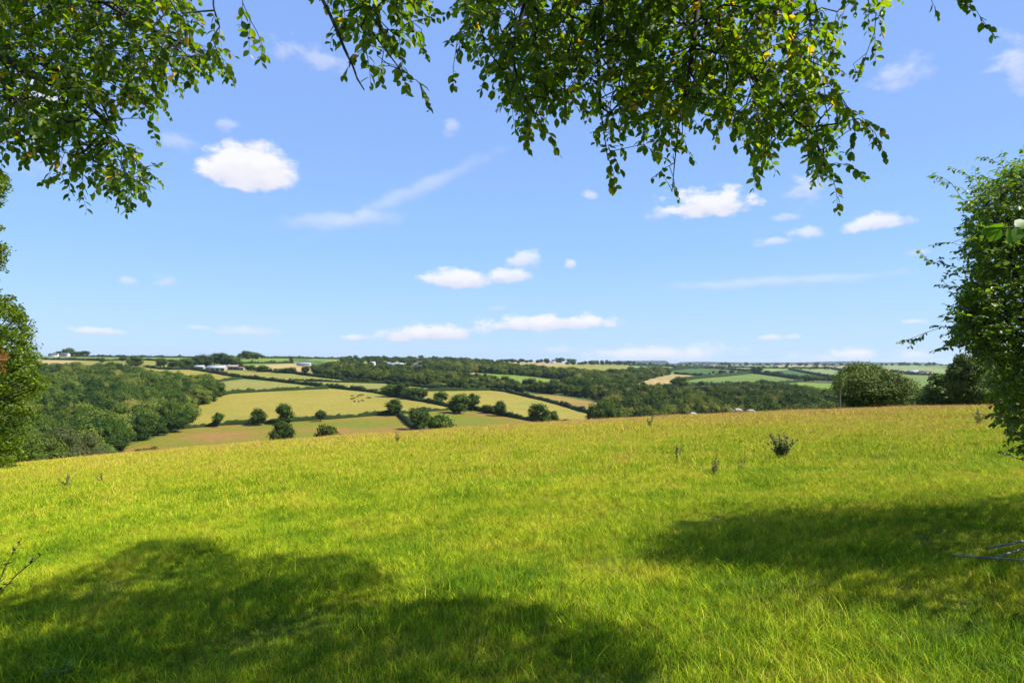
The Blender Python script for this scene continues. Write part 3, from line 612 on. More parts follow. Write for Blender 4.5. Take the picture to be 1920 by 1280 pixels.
# ------------------------------------------------------------------ hedges
def hedge(pts, label, w=2.4, h=2.6, dens=9, lsz=.8, name='hedge', group='hedges between the fields', seed=0):
    rng = np.random.default_rng(int(pts[0][0]) + seed); mb = MB()
    G = [gnd(*p) for p in pts]; 
    # resample about every 2.5 m following the ground
    L = []; 
    for a, b in zip(G[:-1], G[1:]):
        n = max(2, int(np.linalg.norm(b[:2] - a[:2]) / 2.5))
        for s in np.arange(n) / n: q = a + (b - a) * s; L.append((q[0], q[1], gz(q[0], q[1])))
    L.append(tuple(G[-1])); L = np.array(L); n = len(L)
    if n > 900: L = L[::2]; n = len(L)
    T = np.gradient(L[:, :2], axis=0); T /= np.linalg.norm(T, axis=1)[:, None] + 1e-9; Nn = np.stack([-T[:, 1], T[:, 0]], 1)
    L[:, :2] += Nn * (sn(L[:, 0], L[:, 1], .05, 1)[:, None] * .8)
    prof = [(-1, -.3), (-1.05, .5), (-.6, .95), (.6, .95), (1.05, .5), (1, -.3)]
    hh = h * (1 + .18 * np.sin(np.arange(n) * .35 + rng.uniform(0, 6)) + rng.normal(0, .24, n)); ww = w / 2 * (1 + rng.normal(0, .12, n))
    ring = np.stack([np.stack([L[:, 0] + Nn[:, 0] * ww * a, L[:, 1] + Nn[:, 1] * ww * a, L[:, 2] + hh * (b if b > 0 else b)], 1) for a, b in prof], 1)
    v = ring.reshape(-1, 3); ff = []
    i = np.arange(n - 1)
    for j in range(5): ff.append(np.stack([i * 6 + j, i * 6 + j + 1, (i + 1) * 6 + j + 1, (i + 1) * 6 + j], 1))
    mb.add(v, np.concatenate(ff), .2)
    m = n * dens; k = rng.integers(0, n - 1, m); s = rng.random(m); B = L[k] * (1 - s)[:, None] + L[k + 1] * s[:, None]
    a = rng.uniform(-1.1, 1.1, m); top = rng.random(m) < .55; b = np.where(top, 1 + rng.normal(0, .12, m), rng.uniform(0, 1, m)); a = np.where(top, a, np.sign(a) * 1.08)
    P = B.copy(); P[:, 0] += Nn[k, 0] * ww[k] * a; P[:, 1] += Nn[k, 1] * ww[k] * a; P[:, 2] += hh[k] * b
    N = np.stack([Nn[k, 0] * a, Nn[k, 1] * a, np.where(top, 1.5, .3)], 1) + rng.normal(0, .5, (m, 3)); N /= np.linalg.norm(N, axis=1)[:, None]
    quads(mb, P, N, lsz, rng, np.clip(.5 + rng.normal(0, .2, m), 0, 1))
    return tag(mb.build(name, M_hedge), label, 'hedge', group)
HEDGES = [
 ([(360,693),(400,699),(450,708),(500,713),(560,720),(617,727),(660,731),(707,736.5)], 'long thick hedge slanting down from the barns past the sheep pasture', 4, 3.6),
 ([(707,737),(745,745),(780,751),(815,757),(842,763)], 'thick hedge slanting down right of the cattle to the hedgerow oaks', 3.6, 3.2),
 ([(418,741),(432,738),(470,735.5),(520,733),(570,730.5),(615,729)], 'curved hedge along the top of the cattle pasture', 3.2, 3.0),
 ([(342,804),(380,800),(425,796.5),(500,793.5),(550,790),(620,785.5),(700,779),(742,777)], 'long straight hedge below the cattle pasture', 2.6, 2.6),
 ([(748,776),(800,771.5),(845,768)], 'short hedge joining two groups of hedgerow trees', 2.4, 2.4),
 ([(748,777),(757,788),(775,800),(797,815)], 'shaggy hedge falling to the pair of round trees', 3, 2.8),
 ([(842,766),(880,767),(920,775),(960,782),(1010,791),(1060,795),(1112,801)], 'hedge carrying the row of oaks in the middle of the valley', 3, 2.8),
 ([(772,733),(850,732),(920,731.5),(950,735),(990,744),(1050,759),(1117,778)], 'arching hedge between the golden hill pasture and the brown strip', 3.4, 3.0),
 ([(400,716),(430,712.5),(452,710)], 'short hedge stub under the left barn pasture', 2.6, 2.4),
 ([(270,688),(300,692),(330,693),(362,693)], 'hedge running left from the barns to the skyline oaks', 3.5, 3.2),
 ([(455,691),(500,697),(550,700),(572,704)], 'bushy hedge below the tan hay field', 4, 4),
 ([(575,704),(650,713),(725,719),(775,724),(842,732)], 'hedge along the front of the middle wood', 4, 3.6),
 ([(550,713),(620,716),(725,719)], 'thin hedge dividing the two middle sheep pastures', 3, 2.6),
 ([(125,668.5),(250,669.5),(380,670.5)], 'dark hedge along the left skyline', 5, 4),
 ([(80,674),(160,675.5),(200,677)], 'hedge below the white farmhouse', 5, 4),
 ([(200,677),(265,675),(350,679.5)], 'hedge across the left skyline fields', 4, 3.4),
 ([(448,682.5),(545,681)], 'hedge above the tan hay field', 4, 4),
 ([(490,671.5),(560,671.5),(680,672.5)], 'dark hedge along the centre-left skyline', 6, 5),
 ([(545,672),(548,681)], 'short hedge closing the green field under the skyline', 4, 4),
 ([(1250,696),(1285,692),(1320,690.5),(1365,693),(1408,697)], 'dark hedge over the dark green crop', 7, 6),
 ([(1265,701),(1325,705.5),(1345,706)], 'hedge between the dark green crop and the wheat field', 5, 4),
 ([(1283,713.5),(1310,709),(1360,705.5),(1412,699.5)], 'hedge above the broad green field', 7, 5),
 ([(1275,725),(1320,722.5),(1380,722.5),(1437,721)], 'hedge below the broad green field', 6, 5),
 ([(1437,721.5),(1475,718),(1515,714)], 'hedge between the two green fields right of the valley wood', 5, 4),
 ([(1437,722),(1475,729),(1510,738),(1567,746)], 'thick hedge below the long green field', 7, 6),
 ([(1412,699.5),(1460,706),(1515,714)], 'hedge down the right side of the broad green field', 7, 6),
 ([(1480,693),(1545,706),(1575,710)], 'far hedge between the dark green and pale green fields', 7, 5),
 ([(1560,692),(1590,697),(1620,702)], 'far hedge just left of the field oak', 8, 6),
 ([(1670,697),(1710,702.5),(1762,704)], 'hedge above the field right of the field oak', 8, 6),
 ([(1180,685.5),(1250,687),(1300,691)], 'far hedge over the wood on the hill', 8, 6),
 ([(1265,690),(1330,688),(1400,689.5)], 'far hedge across the pale fields left of the horizon cottages', 8, 6),
 ([(1400,689.5),(1470,691),(1560,691)], 'far hedge across the pale fields in front of the horizon cottages', 8, 6)]
for k, (p, lb, w, h) in enumerate(HEDGES): hedge(p, lb, w * 1.0, h * 1.0, lsz=.8 if p[0][1] > 705 else 1.6, seed=k)

# ------------------------------------------------------------------ buildings
def building(px, py, W_, D, H, R, rz, label, wall, roof, group, name='house', cat='house', wins=0, chim=0, opens=0, lean=0, doors=1):
    p = gnd(px, py); r = empty(name, (p[0], p[1], p[2] - .3), rz, 1, label, cat, group)
    b = MB(); b.box(-W_/2, W_/2, -D/2, D/2, -1.5, H)
    b.add([(-W_/2, -D/2, H), (-W_/2, D/2, H), (-W_/2, 0, H + R), (W_/2, -D/2, H), (W_/2, D/2, H), (W_/2, 0, H + R)], [(0, 2, 1), (3, 4, 5)])
    wall_o = b.build('wall', wall, r)
    b = MB(); e = .5; t = .22; k = R / (D / 2)
    for s in (-1, 1):
        y1 = s * (D / 2 + e); z1 = H - k * e
        v = [(-W_/2 - e, 0, H + R + .03), (W_/2 + e, 0, H + R + .03), (W_/2 + e, y1, z1 + .03), (-W_/2 - e, y1, z1 + .03)]
        v2 = [(a, c, d + t) for a, c, d in v]; b.add(v + v2, [(0, 1, 2, 3), (4, 7, 6, 5), (0, 4, 5, 1), (1, 5, 6, 2), (2, 6, 7, 3), (3, 7, 4, 0)])
    ro = b.build('roof', roof, r)
    for i in range(chim):
        b = MB(); x = (-.42 + .84 * i / max(1, chim - 1)) * W_ if chim > 1 else -.3 * W_; b.box(x - .5, x + .5, -.4, .4, H + R * .6, H + R + 1.3); b.box(x - .2, x + .2, -.2, .2, H + R + 1.3, H + R + 1.8)
        b.build('chimney', wall, ro)
    for i in range(wins):
        for fl in range(2 if H > 4.4 else 1):
            x = (-.5 + (i + .5) / wins) * W_; z = 1.0 + fl * 2.6; b = MB(); b.box(x - .55, x + .55, -D/2 - .05, -D/2 + .1, z, z + 1.2); b.build('window', M_dark, r)
    for i in range(doors if not opens else 0):
        b = MB(); x = W_ * .03; b.box(x - .5, x + .5, -D/2 - .06, -D/2 + .1, 0, 2.0) ; b.build('door', M_blue, r)
    for i in range(opens):
        x = (-.5 + (i + .5) / opens) * W_; q = W_ / opens * .42; b = MB(); b.box(x - q, x + q, -D/2 - .05, -D/2 + .1, -.2, H * .72); b.build('bay_opening', M_dark, r)
    return r
FG = 'farm buildings on the left hill'
building(407, 694.5, 26, 16, 4.6, 3.4, .12, 'long grey-roofed barn with pinkish timber walls beside the hedge', M_clad, M_sheet, FG, 'barn', 'barn', opens=4)
building(374, 691, 15, 10, 3.4, 2.2, .12, 'small pale-roofed shed at the left end of the barns', M_clad, M_sheet, FG, 'shed', 'shed', opens=2)
building(431, 693, 27, 15, 5, 2.6, .05, 'brown-roofed barn with dark open front right of the long barn', M_blue, M_fibre, FG, 'barn', 'barn', opens=5)
building(452, 693.5, 10, 8, 3.4, 1.8, .05, 'small lean brown shed at the right end of the barns', M_clad, M_tile, FG, 'shed', 'shed', opens=2)
building(101, 669, 20, 9, 5.5, 3.0, .15, 'white farmhouse with grey roof on the left skyline', M_white, M_slate, 'skyline farmhouses', wins=4, chim=1)
building(122, 669, 20, 9, 6.6, 3.0, -.1, 'cream farmhouse with two chimneys on the left skyline', M_cream, M_slate, 'skyline farmhouses', wins=5, chim=2)
building(570, 686, 24, 9, 4.6, 1.6, 0, 'long pale shed in the hedge above the tan hay field', M_sheet, M_sheet, 'far sheds', 'shed', 'shed', opens=0, doors=2)
VG = 'village houses among the trees'
for (px, py, w, h, rz, lb, wl_, rf) in ((699, 681.5, 10, 4, 0, 'little white cottage left of the village hall', M_white, M_sheet),
  (743, 684.5, 28, 4.5, .35, 'large grey-roofed village hall among the trees', M_white, M_sheet), (729, 681.5, 8, 3, 0, 'tiny pale outhouse left of the village hall', M_white, M_sheet),
  (785, 690, 11, 5, .5, 'white house behind the trees, lowest in the village', M_white, M_slate), (786, 680.5, 12, 5, .2, 'brown-roofed house below the tallest village tree', M_cream, M_tile),
  (807, 685.5, 24, 5, .1, 'broad white house under the poplars', M_white, M_tile), (804, 691.5, 9, 4, -.3, 'small white gable below the poplars', M_white, M_slate),
  (850, 685.5, 14, 5.5, -.4, 'white gabled house right of the poplars', M_white, M_slate), (777, 684, 9, 4, .3, 'small cream cottage left of the poplars', M_cream, M_tile)):
    building(px, py + 3.2, w * 1.05, 8, h + 1.5, 2.6, rz, lb, wl_, rf, VG, wins=2)
RG = 'far farm buildings on the right'
for (px, py, w, h, lb, wl_, rf) in ((1037, 680.5, 18, 4, 'white shed on the skyline at the edge of the tan field', M_white, M_sheet), (1332, 686, 42, 6, 'long white farm shed on the far horizon', M_white, M_tile),
  (1317, 686, 20, 5, 'dark cottage beside the long white farm shed', M_cream, M_slate), (1457, 687, 40, 6, 'pale horizon cottage left of the field oak', M_white, M_tile),
  (1712, 700, 34, 7, 'large pale shed right of the field oak', M_white, M_sheet), (1735, 702, 36, 8, 'brown and white farm building right of the pale shed', M_cream, M_tile), (1568, 689, 18, 6, 'tiny white cottage on the horizon above the field oak', M_white, M_slate)):
    building(px, py, w, 12, h, 3, .1, lb, wl_, rf, RG, 'shed' if 'shed' in lb else 'house', 'shed' if 'shed' in lb else 'house', wins=3)

# ------------------------------------------------------------------ animals (skinned skeletons)
def critter(name, nodes_, edges, mat, sub=2):
    me = bpy.data.meshes.new(name); me.from_pydata([n[0] for n in nodes_], edges, []); me.materials.append(mat)
    o = bpy.data.objects.new(name, me); COL.objects.link(o)
    md = o.modifiers.new('skin', 'SKIN'); md.use_smooth_shade = True
    for i, n in enumerate(nodes_):
        me.skin_vertices[0].data[i].radius = (n[1], n[1]); me.skin_vertices[0].data[i].use_root = (i == 0)
    s = o.modifiers.new('sub', 'SUBSURF'); s.levels = sub; s.render_levels = sub
    return o
def beast(name, mat, s, up=False, fat=1.0, legk=1.0):
    n = [((0, 0, .62), .26 * fat), ((.42, 0, .63), .24 * fat), ((-.42, 0, .62), .24 * fat), ((.62, 0, .66), .15), ((.82, 0, .42 if not up else .92), .10), ((.95, 0, .22 if not up else .95), .075), ((1.05, 0, .10 if not up else .88), .05)]
    e = [(0, 1), (0, 2), (1, 3), (3, 4), (4, 5), (5, 6)]
    for (x, y) in ((.40, .14), (.40, -.14), (-.46, .15), (-.46, -.15)):
        k = len(n); par = 1 if x > 0 else 2
        n += [((x, y, .42), .085), ((x + (.02 if x > 0 else -.06), y, .22), .045 * legk), ((x, y, .0), .04 * legk)]; e += [(par, k), (k, k + 1), (k + 1, k + 2)]
    k = len(n); n += [((-.68, 0, .60), .03), ((-.72, 0, .36), .02)]; e += [(2, k), (k, k + 1)]
    for y in (.09, -.09):
        k = len(n); n.append(((.84, y * 1.4, .50 if not up else 1.02), .025)); e.append((4, k))
    n = [((a[0] * s, a[1] * s, a[2] * s), r * s) for a, r in n]
    return critter(name, n, e, mat)
sheep0 = beast('sheep', M_wool, .80, False, 1.15)
sheep1 = beast('sheep', M_wool, .80, True, 1.15)
cow0 = beast('cow', M_black, 1.55, False, .95); cow1 = beast('cow', M_black, 1.55, True, .95)
used = set()
def put(proto, loc, rz, label, cat, group, sc=1):
    if proto.name in used: o = proto.copy(); COL.objects.link(o)
    else: o = proto; used.add(proto.name)
    o.location = loc; o.rotation_euler = (0, 0, rz); o.scale = (sc,) * 3; tag(o, label, cat, group); return o
for i, (px, py, s, rz, lb, pr) in enumerate(((1382, 788, 1, .1, 'white sheep grazing on the meadow brow, left of the nearby pair', sheep0), (1409, 793, 1, 3.0, 'white sheep lying low in the grass on the brow, right of the nearby pair', sheep0),
        (1298, 797, .95, .2, 'sheep half hidden in the grass further left along the brow', sheep0), (1116, 803, .8, 2.8, 'tiny pale sheep at the brow beside the valley wood', sheep1))):
    u = (px - 960) / F; Y = 84 + (6 if i == 3 else 0); z = float(z_fg(u * Y, Y)); put(pr, (u * Y, Y, z + (.12 if i == 0 else -.06)), rz, lb, 'sheep', 'sheep on the meadow brow', s * 1.05)
for (px, py, rz, pr, lb) in ((660, 743.5, .3, 0, 'black cow at the upper left of the herd'), (674, 742.5, 2.8, 1, 'black cow in the top row of the herd, left of the close pair'), (677, 741.8, .2, 0, 'black cow in the top row of the herd, right of the close pair'),
        (680, 741.6, 3.3, 0, 'rightmost black cow in the top row of the herd'), (670, 745, .9, 0, 'black cow below the top row of the herd'), (659.5, 749, 2.5, 0, 'leftmost black cow of the herd'), (663.5, 748, .5, 1, 'black cow beside the leftmost cow'),
        (664.5, 754, 1.2, 0, 'black cow at the lower left of the herd'), (672.5, 754, 1.9, 1, 'black cow at the bottom centre of the herd'), (679, 752.5, .6, 0, 'black cow at the lower right of the herd'),
        (689, 747, .8, 0, 'black cow apart from the herd, left of the right-hand pair'), (693, 747, .4, 0, 'black cow at the far right of the herd')):
    p = gnd(px, py); put(cow0 if pr == 0 else cow1, p, rz, lb, 'cow', 'black cattle in the golden pasture', 1.15)
rp = random.Random(21)
SH = [([(440,717),(455,713.5),(500,716),(560,723),(540,728),(480,727)], 46, 'sheep in the pasture below the long farm hedge', 'tiny white sheep in the pasture below the long farm hedge'),
      ([(470,697),(545,701),(600,709),(520,709)], 22, 'sheep in the pasture right of the barns', 'tiny white sheep in the pasture right of the barns'),
      ([(575,717),(715,721),(705,730),(620,724)], 24, 'sheep in the strip before the middle wood', 'tiny white sheep in the narrow strip before the middle wood')]
for poly, n, g, lb in SH:
    c = 0
    while c < n:
        a = rp.uniform(min(p[0] for p in poly), max(p[0] for p in poly)); b = rp.uniform(min(p[1] for p in poly), max(p[1] for p in poly))
        if inpoly(np.array([a]), np.array([b]), poly)[0]: put(sheep0, gnd(a, b), rp.uniform(0, 6.28), lb, 'sheep', g, 1.15); c += 1

# ------------------------------------------------------------------ field trees near the right brow, scrub at the left
def big_tree(px, Y, w, h, zb, label, mat, seed, kind='round', nleaf=9000, lobes=26, name='field_tree', leaf=.45, group=None, cat='tree', corek=.55):
    x = (px - 960) / F * Y; z = float(z_fg(x, Y)) if Y < 112 else float(z_fg(x, 112)) - (Y - 112) * .1
    r = empty(name, (x, Y, z - .3 + zb), seed, 1, label, cat, group)
    c, t = tree_proto(seed, kind, nleaf, leaf / h, 2, corek, lobes)
    S_ = Matrix.Diagonal((w / WIDTH[kind], w / WIDTH[kind], h, 1))
    for b, nm, m in ((c, 'crown', mat), (t, 'trunk', M_bark)):
        q = MB(); q.merge(b.arrays(), S_); q.build(nm, m, r)
    return r
RT = 'trees beyond the right brow'
big_tree(1636, 108, 9.9, 8.2, 0, 'big rounded field oak behind the brow, right of the telegraph pole', M_oak, 31, nleaf=26000, lobes=40, leaf=.25, group=RT)
big_tree(1700, 112, 3.8, 3.4, 0, 'low bushy tree against the right flank of the field oak', M_oak, 36, 'bush', 5000, leaf=.36, group=RT)
big_tree(1724, 128, 7, 4.6, 0, 'low dark bush between the field oak and the pale sycamore', M_dkoak, 33, 'bush', 5000, leaf=.4, group=RT)
big_tree(1775, 112, 6.6, 7.2, 0, 'mid green rounded sycamore left of the blackthorn', M_dkoak, 34, 'tall', 9000, leaf=.36, group=RT)
big_tree(1752, 118, 5.5, 5.8, 0, 'dull green tree on the left of the sycamore', M_dkoak, 41, 'round', 7000, leaf=.36, group=RT)
big_tree(1815, 100, 5.2, 8.9, 0, 'tall yellow-green tree half behind the blackthorn', M_oak, 35, 'tall', 9000, leaf=.34, group=RT)
big_tree(1850, 104, 7, 7.4, 0, 'dark tree mostly hidden behind the blackthorn', M_dkoak, 37, 'round', 7000, leaf=.34, group=RT)
big_tree(1945, 92, 9, 9, 0, 'dark tree beyond the right edge behind the blackthorn', M_dkoak, 38, 'round', 7000, leaf=.34, group=RT)
LS = 'scrub beyond the left brow'
for (px, Y, w, h, lb, m, sd_) in ((75, 118, 9, 8.0, 'yellow-green hawthorn below the left brow beside the ash', M_oak, 51), (115, 132, 10, 10.5, 'straggly straw-tinted shrub below the left brow', M_scrub, 52),
        (150, 135, 8, 8.6, 'olive scrubby shrub right of the straw-tinted shrub', M_scrub, 53), (35, 112, 8, 8.5, 'bright hawthorn at the foot of the ash', M_oak, 54), (175, 150, 8, 8.5, 'dark shrub at the right end of the left scrub', M_dkoak, 55), (98, 118, 6, 5.6, 'small green shrub in front of the straw-tinted shrub', M_oak, 56)):
    x = (px - 960) / F * Y; big_tree(px, Y, w, h, 0 if Y < 112 else -.5, lb, m, sd_, 'bush', 5000, 20, 'shrub', .34, LS, 'shrub')
# telegraph pole with cross-arm
x = (1575 - 960) / F * 92; r = empty('telegraph_pole', (x, 92, float(z_fg(x, 92))), 0, 1, 'weathered wooden telegraph pole left of the field oak', 'telegraph pole')
b = MB(); b.tube([(0, 0, -.5), (0, 0, 3), (0, 0, 5.6)], [.13, .12, .10], 8); b.build('pole', M_pole, r)
b = MB(); b.box(-.5, .5, -.14, -.07, 5.0, 5.12); b.build('cross_arm', M_pole, r)
for s in (-.42, .42):
    b = MB(); b.tube([(s, -.1, 5.12), (s, -.1, 5.2), (s, -.1, 5.28)], [.04, .05, .02], 6); b.build('insulator', M_white, r)
# ivy on the pole top
rg = np.random.default_rng(8); n = 500; P = rg.normal(0, 1, (n, 3)) * (.35, .35, .7) + (0, 0, 4.3); b = MB(); quads(b, P, rdir(rg, n), .22, rg, rg.uniform(.2, .8, n)); b.build('ivy', M_dkoak, r)

# ------------------------------------------------------------------ near branches: a growing twig system
def grow(name_tree, trunk_pts, trunk_r, limbs, seeds, bend, leafcfg, mats, label, cat, seed, base, extra_tubes=(), rk=.0011, husks=0, group=None):
    """trunk_pts: trunk path; limbs: list of point lists; seeds: (n,3) twig starts, joined greedily to the nearest wood"""
    rng = np.random.default_rng(seed); B = np.array(base, float)
    root = empty(name_tree, base, 0, 1, label, cat, group)
    mb = MB(); mb.tube(np.array(trunk_pts) - B, trunk_r, 12); mb.build('trunk', mats[0], root, smooth=True)
    nodes_ = []; par = []
    for L in limbs:
        L = np.array(L, float); m = []
        for a, c in zip(L[:-1], L[1:]):
            k = max(2, int(np.linalg.norm(c - a) / .15)); m += [a + (c - a) * s for s in np.arange(k) / k]
        m.append(L[-1]); i0 = len(nodes_)
        for j, q in enumerate(m): nodes_.append(q); par.append(-1 if j == 0 else i0 + j - 1)
    LN = np.array(nodes_); seeds = np.array(seeds)
    d = np.array([np.min(np.linalg.norm(LN - s, axis=1)) for s in seeds]); order = np.argsort(d)
    NA = np.zeros((len(nodes_) + len(seeds) * 14, 3)); NA[:len(nodes_)] = LN; cnt = len(nodes_); ends = []
    for i in order:
        s = seeds[i]; dd = np.linalg.norm(NA[:cnt] - s, axis=1); j = int(np.argmin(dd)); L = dd[j]; k = int(np.clip(L / .12, 1, 12)); a = NA[j].copy(); pj = j
        side = np.cross(s - a, rdir(rng, 1)[0]); side = side / (np.linalg.norm(side) + 1e-9) * L * .10
        for q in range(1, k + 1):
            t = q / k; NA[cnt] = a + (s - a) * t + side * math.sin(t * math.pi) + np.array([0, 0, .04 * L * math.sin(t * math.pi)]); nodes_.append(NA[cnt].copy()); par.append(pj); pj = cnt; cnt += 1
        ends.append((pj, s - a))
    par = np.array(par); ch = np.ones(cnt)
    for i in range(cnt - 1, -1, -1):
        if par[i] >= 0: ch[par[i]] += ch[i]
    rad = np.minimum(rk * np.sqrt(ch), .016) + .0008
    e = np.where(par >= 0)[0]; A = NA[par[e]]; C = NA[e]; T = C - A; T /= np.linalg.norm(T, axis=1)[:, None] + 1e-9
    u, w = frames(T, rng); k = 5; an = np.arange(k) * 2 * math.pi / k
    ra = rad[par[e]]; ra = np.minimum(ra, rad[e] * 1.5); rc = rad[e]
    off = np.cos(an)[None, :, None] * u[:, None] + np.sin(an)[None, :, None] * w[:, None]
    v = np.concatenate([A[:, None] + off * ra[:, None, None], C[:, None] + off * rc[:, None, None]], 1) - B
    ff = np.array([(j, (j + 1) % k, k + (j + 1) % k, k + j) for j in range(k)]); f_ = (np.arange(len(e))[:, None, None] * 2 * k + ff[None]).reshape(-1, 4)
    wood_ = MB(); wood_.add(v.reshape(-1, 3), f_)
    for P, R in extra_tubes: wood_.tube(np.array(P) - B, R, 7)
    # twigs with alternate leaves
    lf = MB(); hk = MB(); lp = []; ld = []; ln = []; ls = []; 
    tl, gap, lmin, lmax, droop = leafcfg
    for (pj, dv) in ends:
        L = tl * rng.uniform(.6, 1.3); d0 = dv / (np.linalg.norm(dv) + 1e-9) + rng.normal(0, .45, 3) + np.array(bend); d0 /= np.linalg.norm(d0)
        m = max(4, int(L / gap)); p = NA[pj].copy(); tw = [p.copy()]; sidev = np.cross(d0, (0, 0, 1)); sidev /= np.linalg.norm(sidev) + 1e-9
        for q in range(m):
            d0 = d0 + np.array([0, 0, -droop]) * .12 + rng.normal(0, .08, 3); d0 /= np.linalg.norm(d0); p = p + d0 * gap; tw.append(p.copy())
            sg = 1 if q % 2 else -1
            for rep in range(2 if rng.random() < .35 else 1):
                dl = d0 * .55 + sidev * sg * .8 + rng.normal(0, .35, 3) + np.array([0, 0, -.35]); dl /= np.linalg.norm(dl)
                nl = np.array([0, 0, 1.]) + rng.normal(0, .45, 3); nl /= np.linalg.norm(nl)
                lp.append(p + dl * .006); ld.append(dl); ln.append(nl); ls.append(rng.uniform(lmin, lmax) * (1 - .35 * (q == m - 1)))
        wood_.tube(np.array(tw) - B, np.linspace(.0022, .0009, len(tw)), 4)
        if husks and rng.random() < husks:
            iv, if_ = ico(1); c = tw[len(tw) // 2] + np.array([0, 0, -.012]); hk.add(iv * (.011 * rng.uniform(.7, 1.25, len(iv)))[:, None] + c - B, if_)
    n = len(lp); lp = np.array(lp) - B; clump = np.clip(.45 + .14 * sn(lp[:, 0] + lp[:, 2] * 1.7, lp[:, 1], 5.0, 1) + rng.normal(0, .16, n) + (rng.random(n) < .03) * .5, 0, 1)
    leaves(lf, lp, np.array(ld), np.array(ln), np.array(ls), clump, wid=1.0 if lmax > .045 else .8, curl=.12)
    wood_.build('branches', mats[1], root); lf.build('leaves', mats[2], root)
    if husks: hk.build('nut_husks', M_husk, root)['kind'] = 'stuff'
    print(name_tree, 'leaves', n); return root
def polyseeds(poly, n, d0, d1, rng, tilt=0):
    xs_ = [p[0] for p in poly]; ys_ = [p[1] for p in poly]; out = []
    while len(out) < n:
        a = rng.uniform(min(xs_), max(xs_), 400); b = rng.uniform(min(ys_), max(ys_), 400); k = inpoly(a, b, poly)
        for x, y in zip(a[k], b[k]): out.append(at(x, y, rng.uniform(d0, d1) + tilt * (HY - y) / F))
    return out[:n]
rg = np.random.default_rng(77)
SD = np.array(sd[:])
def shade_boughs(poly, n, rng, spread=1.1, side=False):
    """twig starts of boughs outside the frame, placed up the sun's direction from the shaded ground"""
    xs_ = [p[0] for p in poly]; ys_ = [p[1] for p in poly]; out = []
    G = [fg(x, y) for x, y in poly]; gx = [g[0] for g in G]; gy = [g[1] for g in G]; gp = [(g[0], g[1]) for g in G]
    while len(out) < n:
        x = rng.uniform(min(gx), max(gx)); y = rng.uniform(min(gy), max(gy))
        if not inpoly(np.array([x]), np.array([y]), gp)[0]: continue
        g = np.array([x, y, float(z_fg(x, y))])
        for h in np.arange(.5, 9, .25):
            p = g + SD * h / SD[2]
            u = 960 + p[0] / max(p[1], .3) * F; v = HY - (p[2] - ZC) / max(p[1], .3) * F
            if (side and u > 2000) or v < -70: break
        out.append(g + SD * (h + rng.uniform(.05, spread)) / SD[2] + (0, 0, .05))
    return out
# upper-left beech: the stem stands out of frame on the left
LM = [(-60,-120),(330,-120),(345,10),(375,70),(425,110),(372,118),(325,140),(268,190),(262,215),(225,180),(205,215),(225,265),(262,300),(262,345),(232,345),(185,318),(150,325),(118,318),(95,280),(55,240),(25,238),(-10,270),(-60,280)]
sL = polyseeds(LM, 1080, 4.4, 6.2, rg) + polyseeds([(-900,-900),(250,-900),(330,-120),(-60,-120),(-60,280),(-500,200),(-900,-100)], 700, 4.0, 7.0, rg)
sL += [at(x, y, d) for x, y, d in ((420,112,4.9),(402,20,4.6),(412,50,4.6),(398,70,4.6),(455,5,4.5),(468,35,4.5),(482,60,4.5),(492,85,4.5),(272,222,5.2),(268,350,5.0),(240,355,5),(155,335,5.2),(120,325,5.2),(5,285,4.8),(262,330,5),(245,330,5.1),(215,335,5.1))]
root = fgp = np.array([-6.6, 4.2, float(z_fg(-6.6, 4.2))])
grow('beech_tree', [root + (0, 0, -.3), root + (.05, 0, 1.5), root + (.1, .1, 3.5), root + (.3, .2, 6.5)], [.34, .28, .24, .15],
     [[root + (.1, .1, 3.2), at(-200, 40, 5.2), at(0, 105, 5.2), at(65, 140, 5.2), at(130, 170, 5.2), at(200, 230, 5.1)],
      [root + (.15, .1, 4.2), at(-200, -200, 5.4), at(60, -80, 5.2), at(250, 40, 5.0), at(380, 100, 4.9)],
      [root + (.2, .1, 4.6), at(-100, -420, 5.4), at(200, -320, 5.2), at(400, -80, 4.6), at(400, 10, 4.6)],
      [at(200, -320, 5.2), at(430, -150, 4.6), at(455, 0, 4.5)]], sL, (0, 0, -.35), (.20, .028, .044, .072, .8), (M_bark, M_twig, M_beech),
     'beech tree with spreading leafy boughs over the top left corner', 'tree', 1, tuple(root),
     extra_tubes=[([root + (.1, .1, 3.2), at(-200, 40, 5.2), at(0, 105, 5.2), at(65, 142, 5.2), at(130, 170, 5.2), at(200, 225, 5.1)], [.10, .055, .040, .032, .024, .010])], husks=.22)
# overhead beech: stem behind the camera, boughs hanging across the top
C1 = [(862,-120),(868,10),(868,60),(858,105),(895,75),(925,110),(945,150),(975,225),(1005,225),(1045,175),(1070,160),(1105,175),(1135,245),(1155,215),(1170,160),(1190,185),(1205,240),(1235,235),(1258,285),(1280,215),(1320,190),(1360,195),(1390,250),(1425,285),(1460,250),(1500,265),(1540,320),(1562,305),(1535,235),(1580,225),(1625,245),(1605,200),(1550,150),(1560,100),(1540,50),(1490,10),(1470,-120)]
C1b = [(1370,-120),(1375,10),(1400,60),(1330,0)]
C2 = [(628,-120),(632,20),(650,70),(690,110),(735,140),(775,135),(760,80),(785,20),(795,-120)]
C3 = [(1500,-120),(1505,5),(1560,30),(1650,30),(1670,-120)]
sC = polyseeds(C1, 1120, 3.7, 5.2, rg) + polyseeds([(930,-50),(960,150),(1200,210),(1500,230),(1500,-50)], 220, 3.8, 5.4, rg) + polyseeds(C2, 100, 3.4, 4.0, rg) + polyseeds(C3, 40, 4.2, 4.8, rg)
sC += polyseeds([(300,-1400),(1500,-1400),(1300,-250),(500,-250)], 150, 3.4, 4.8, rg)
SHA = [(-60,1150),(50,1105),(167,1065),(277,1018),(367,1018),(433,1048),(633,1045),(730,1095),(633,1105),(500,1135),(333,1145),(200,1165),(-60,1190)]
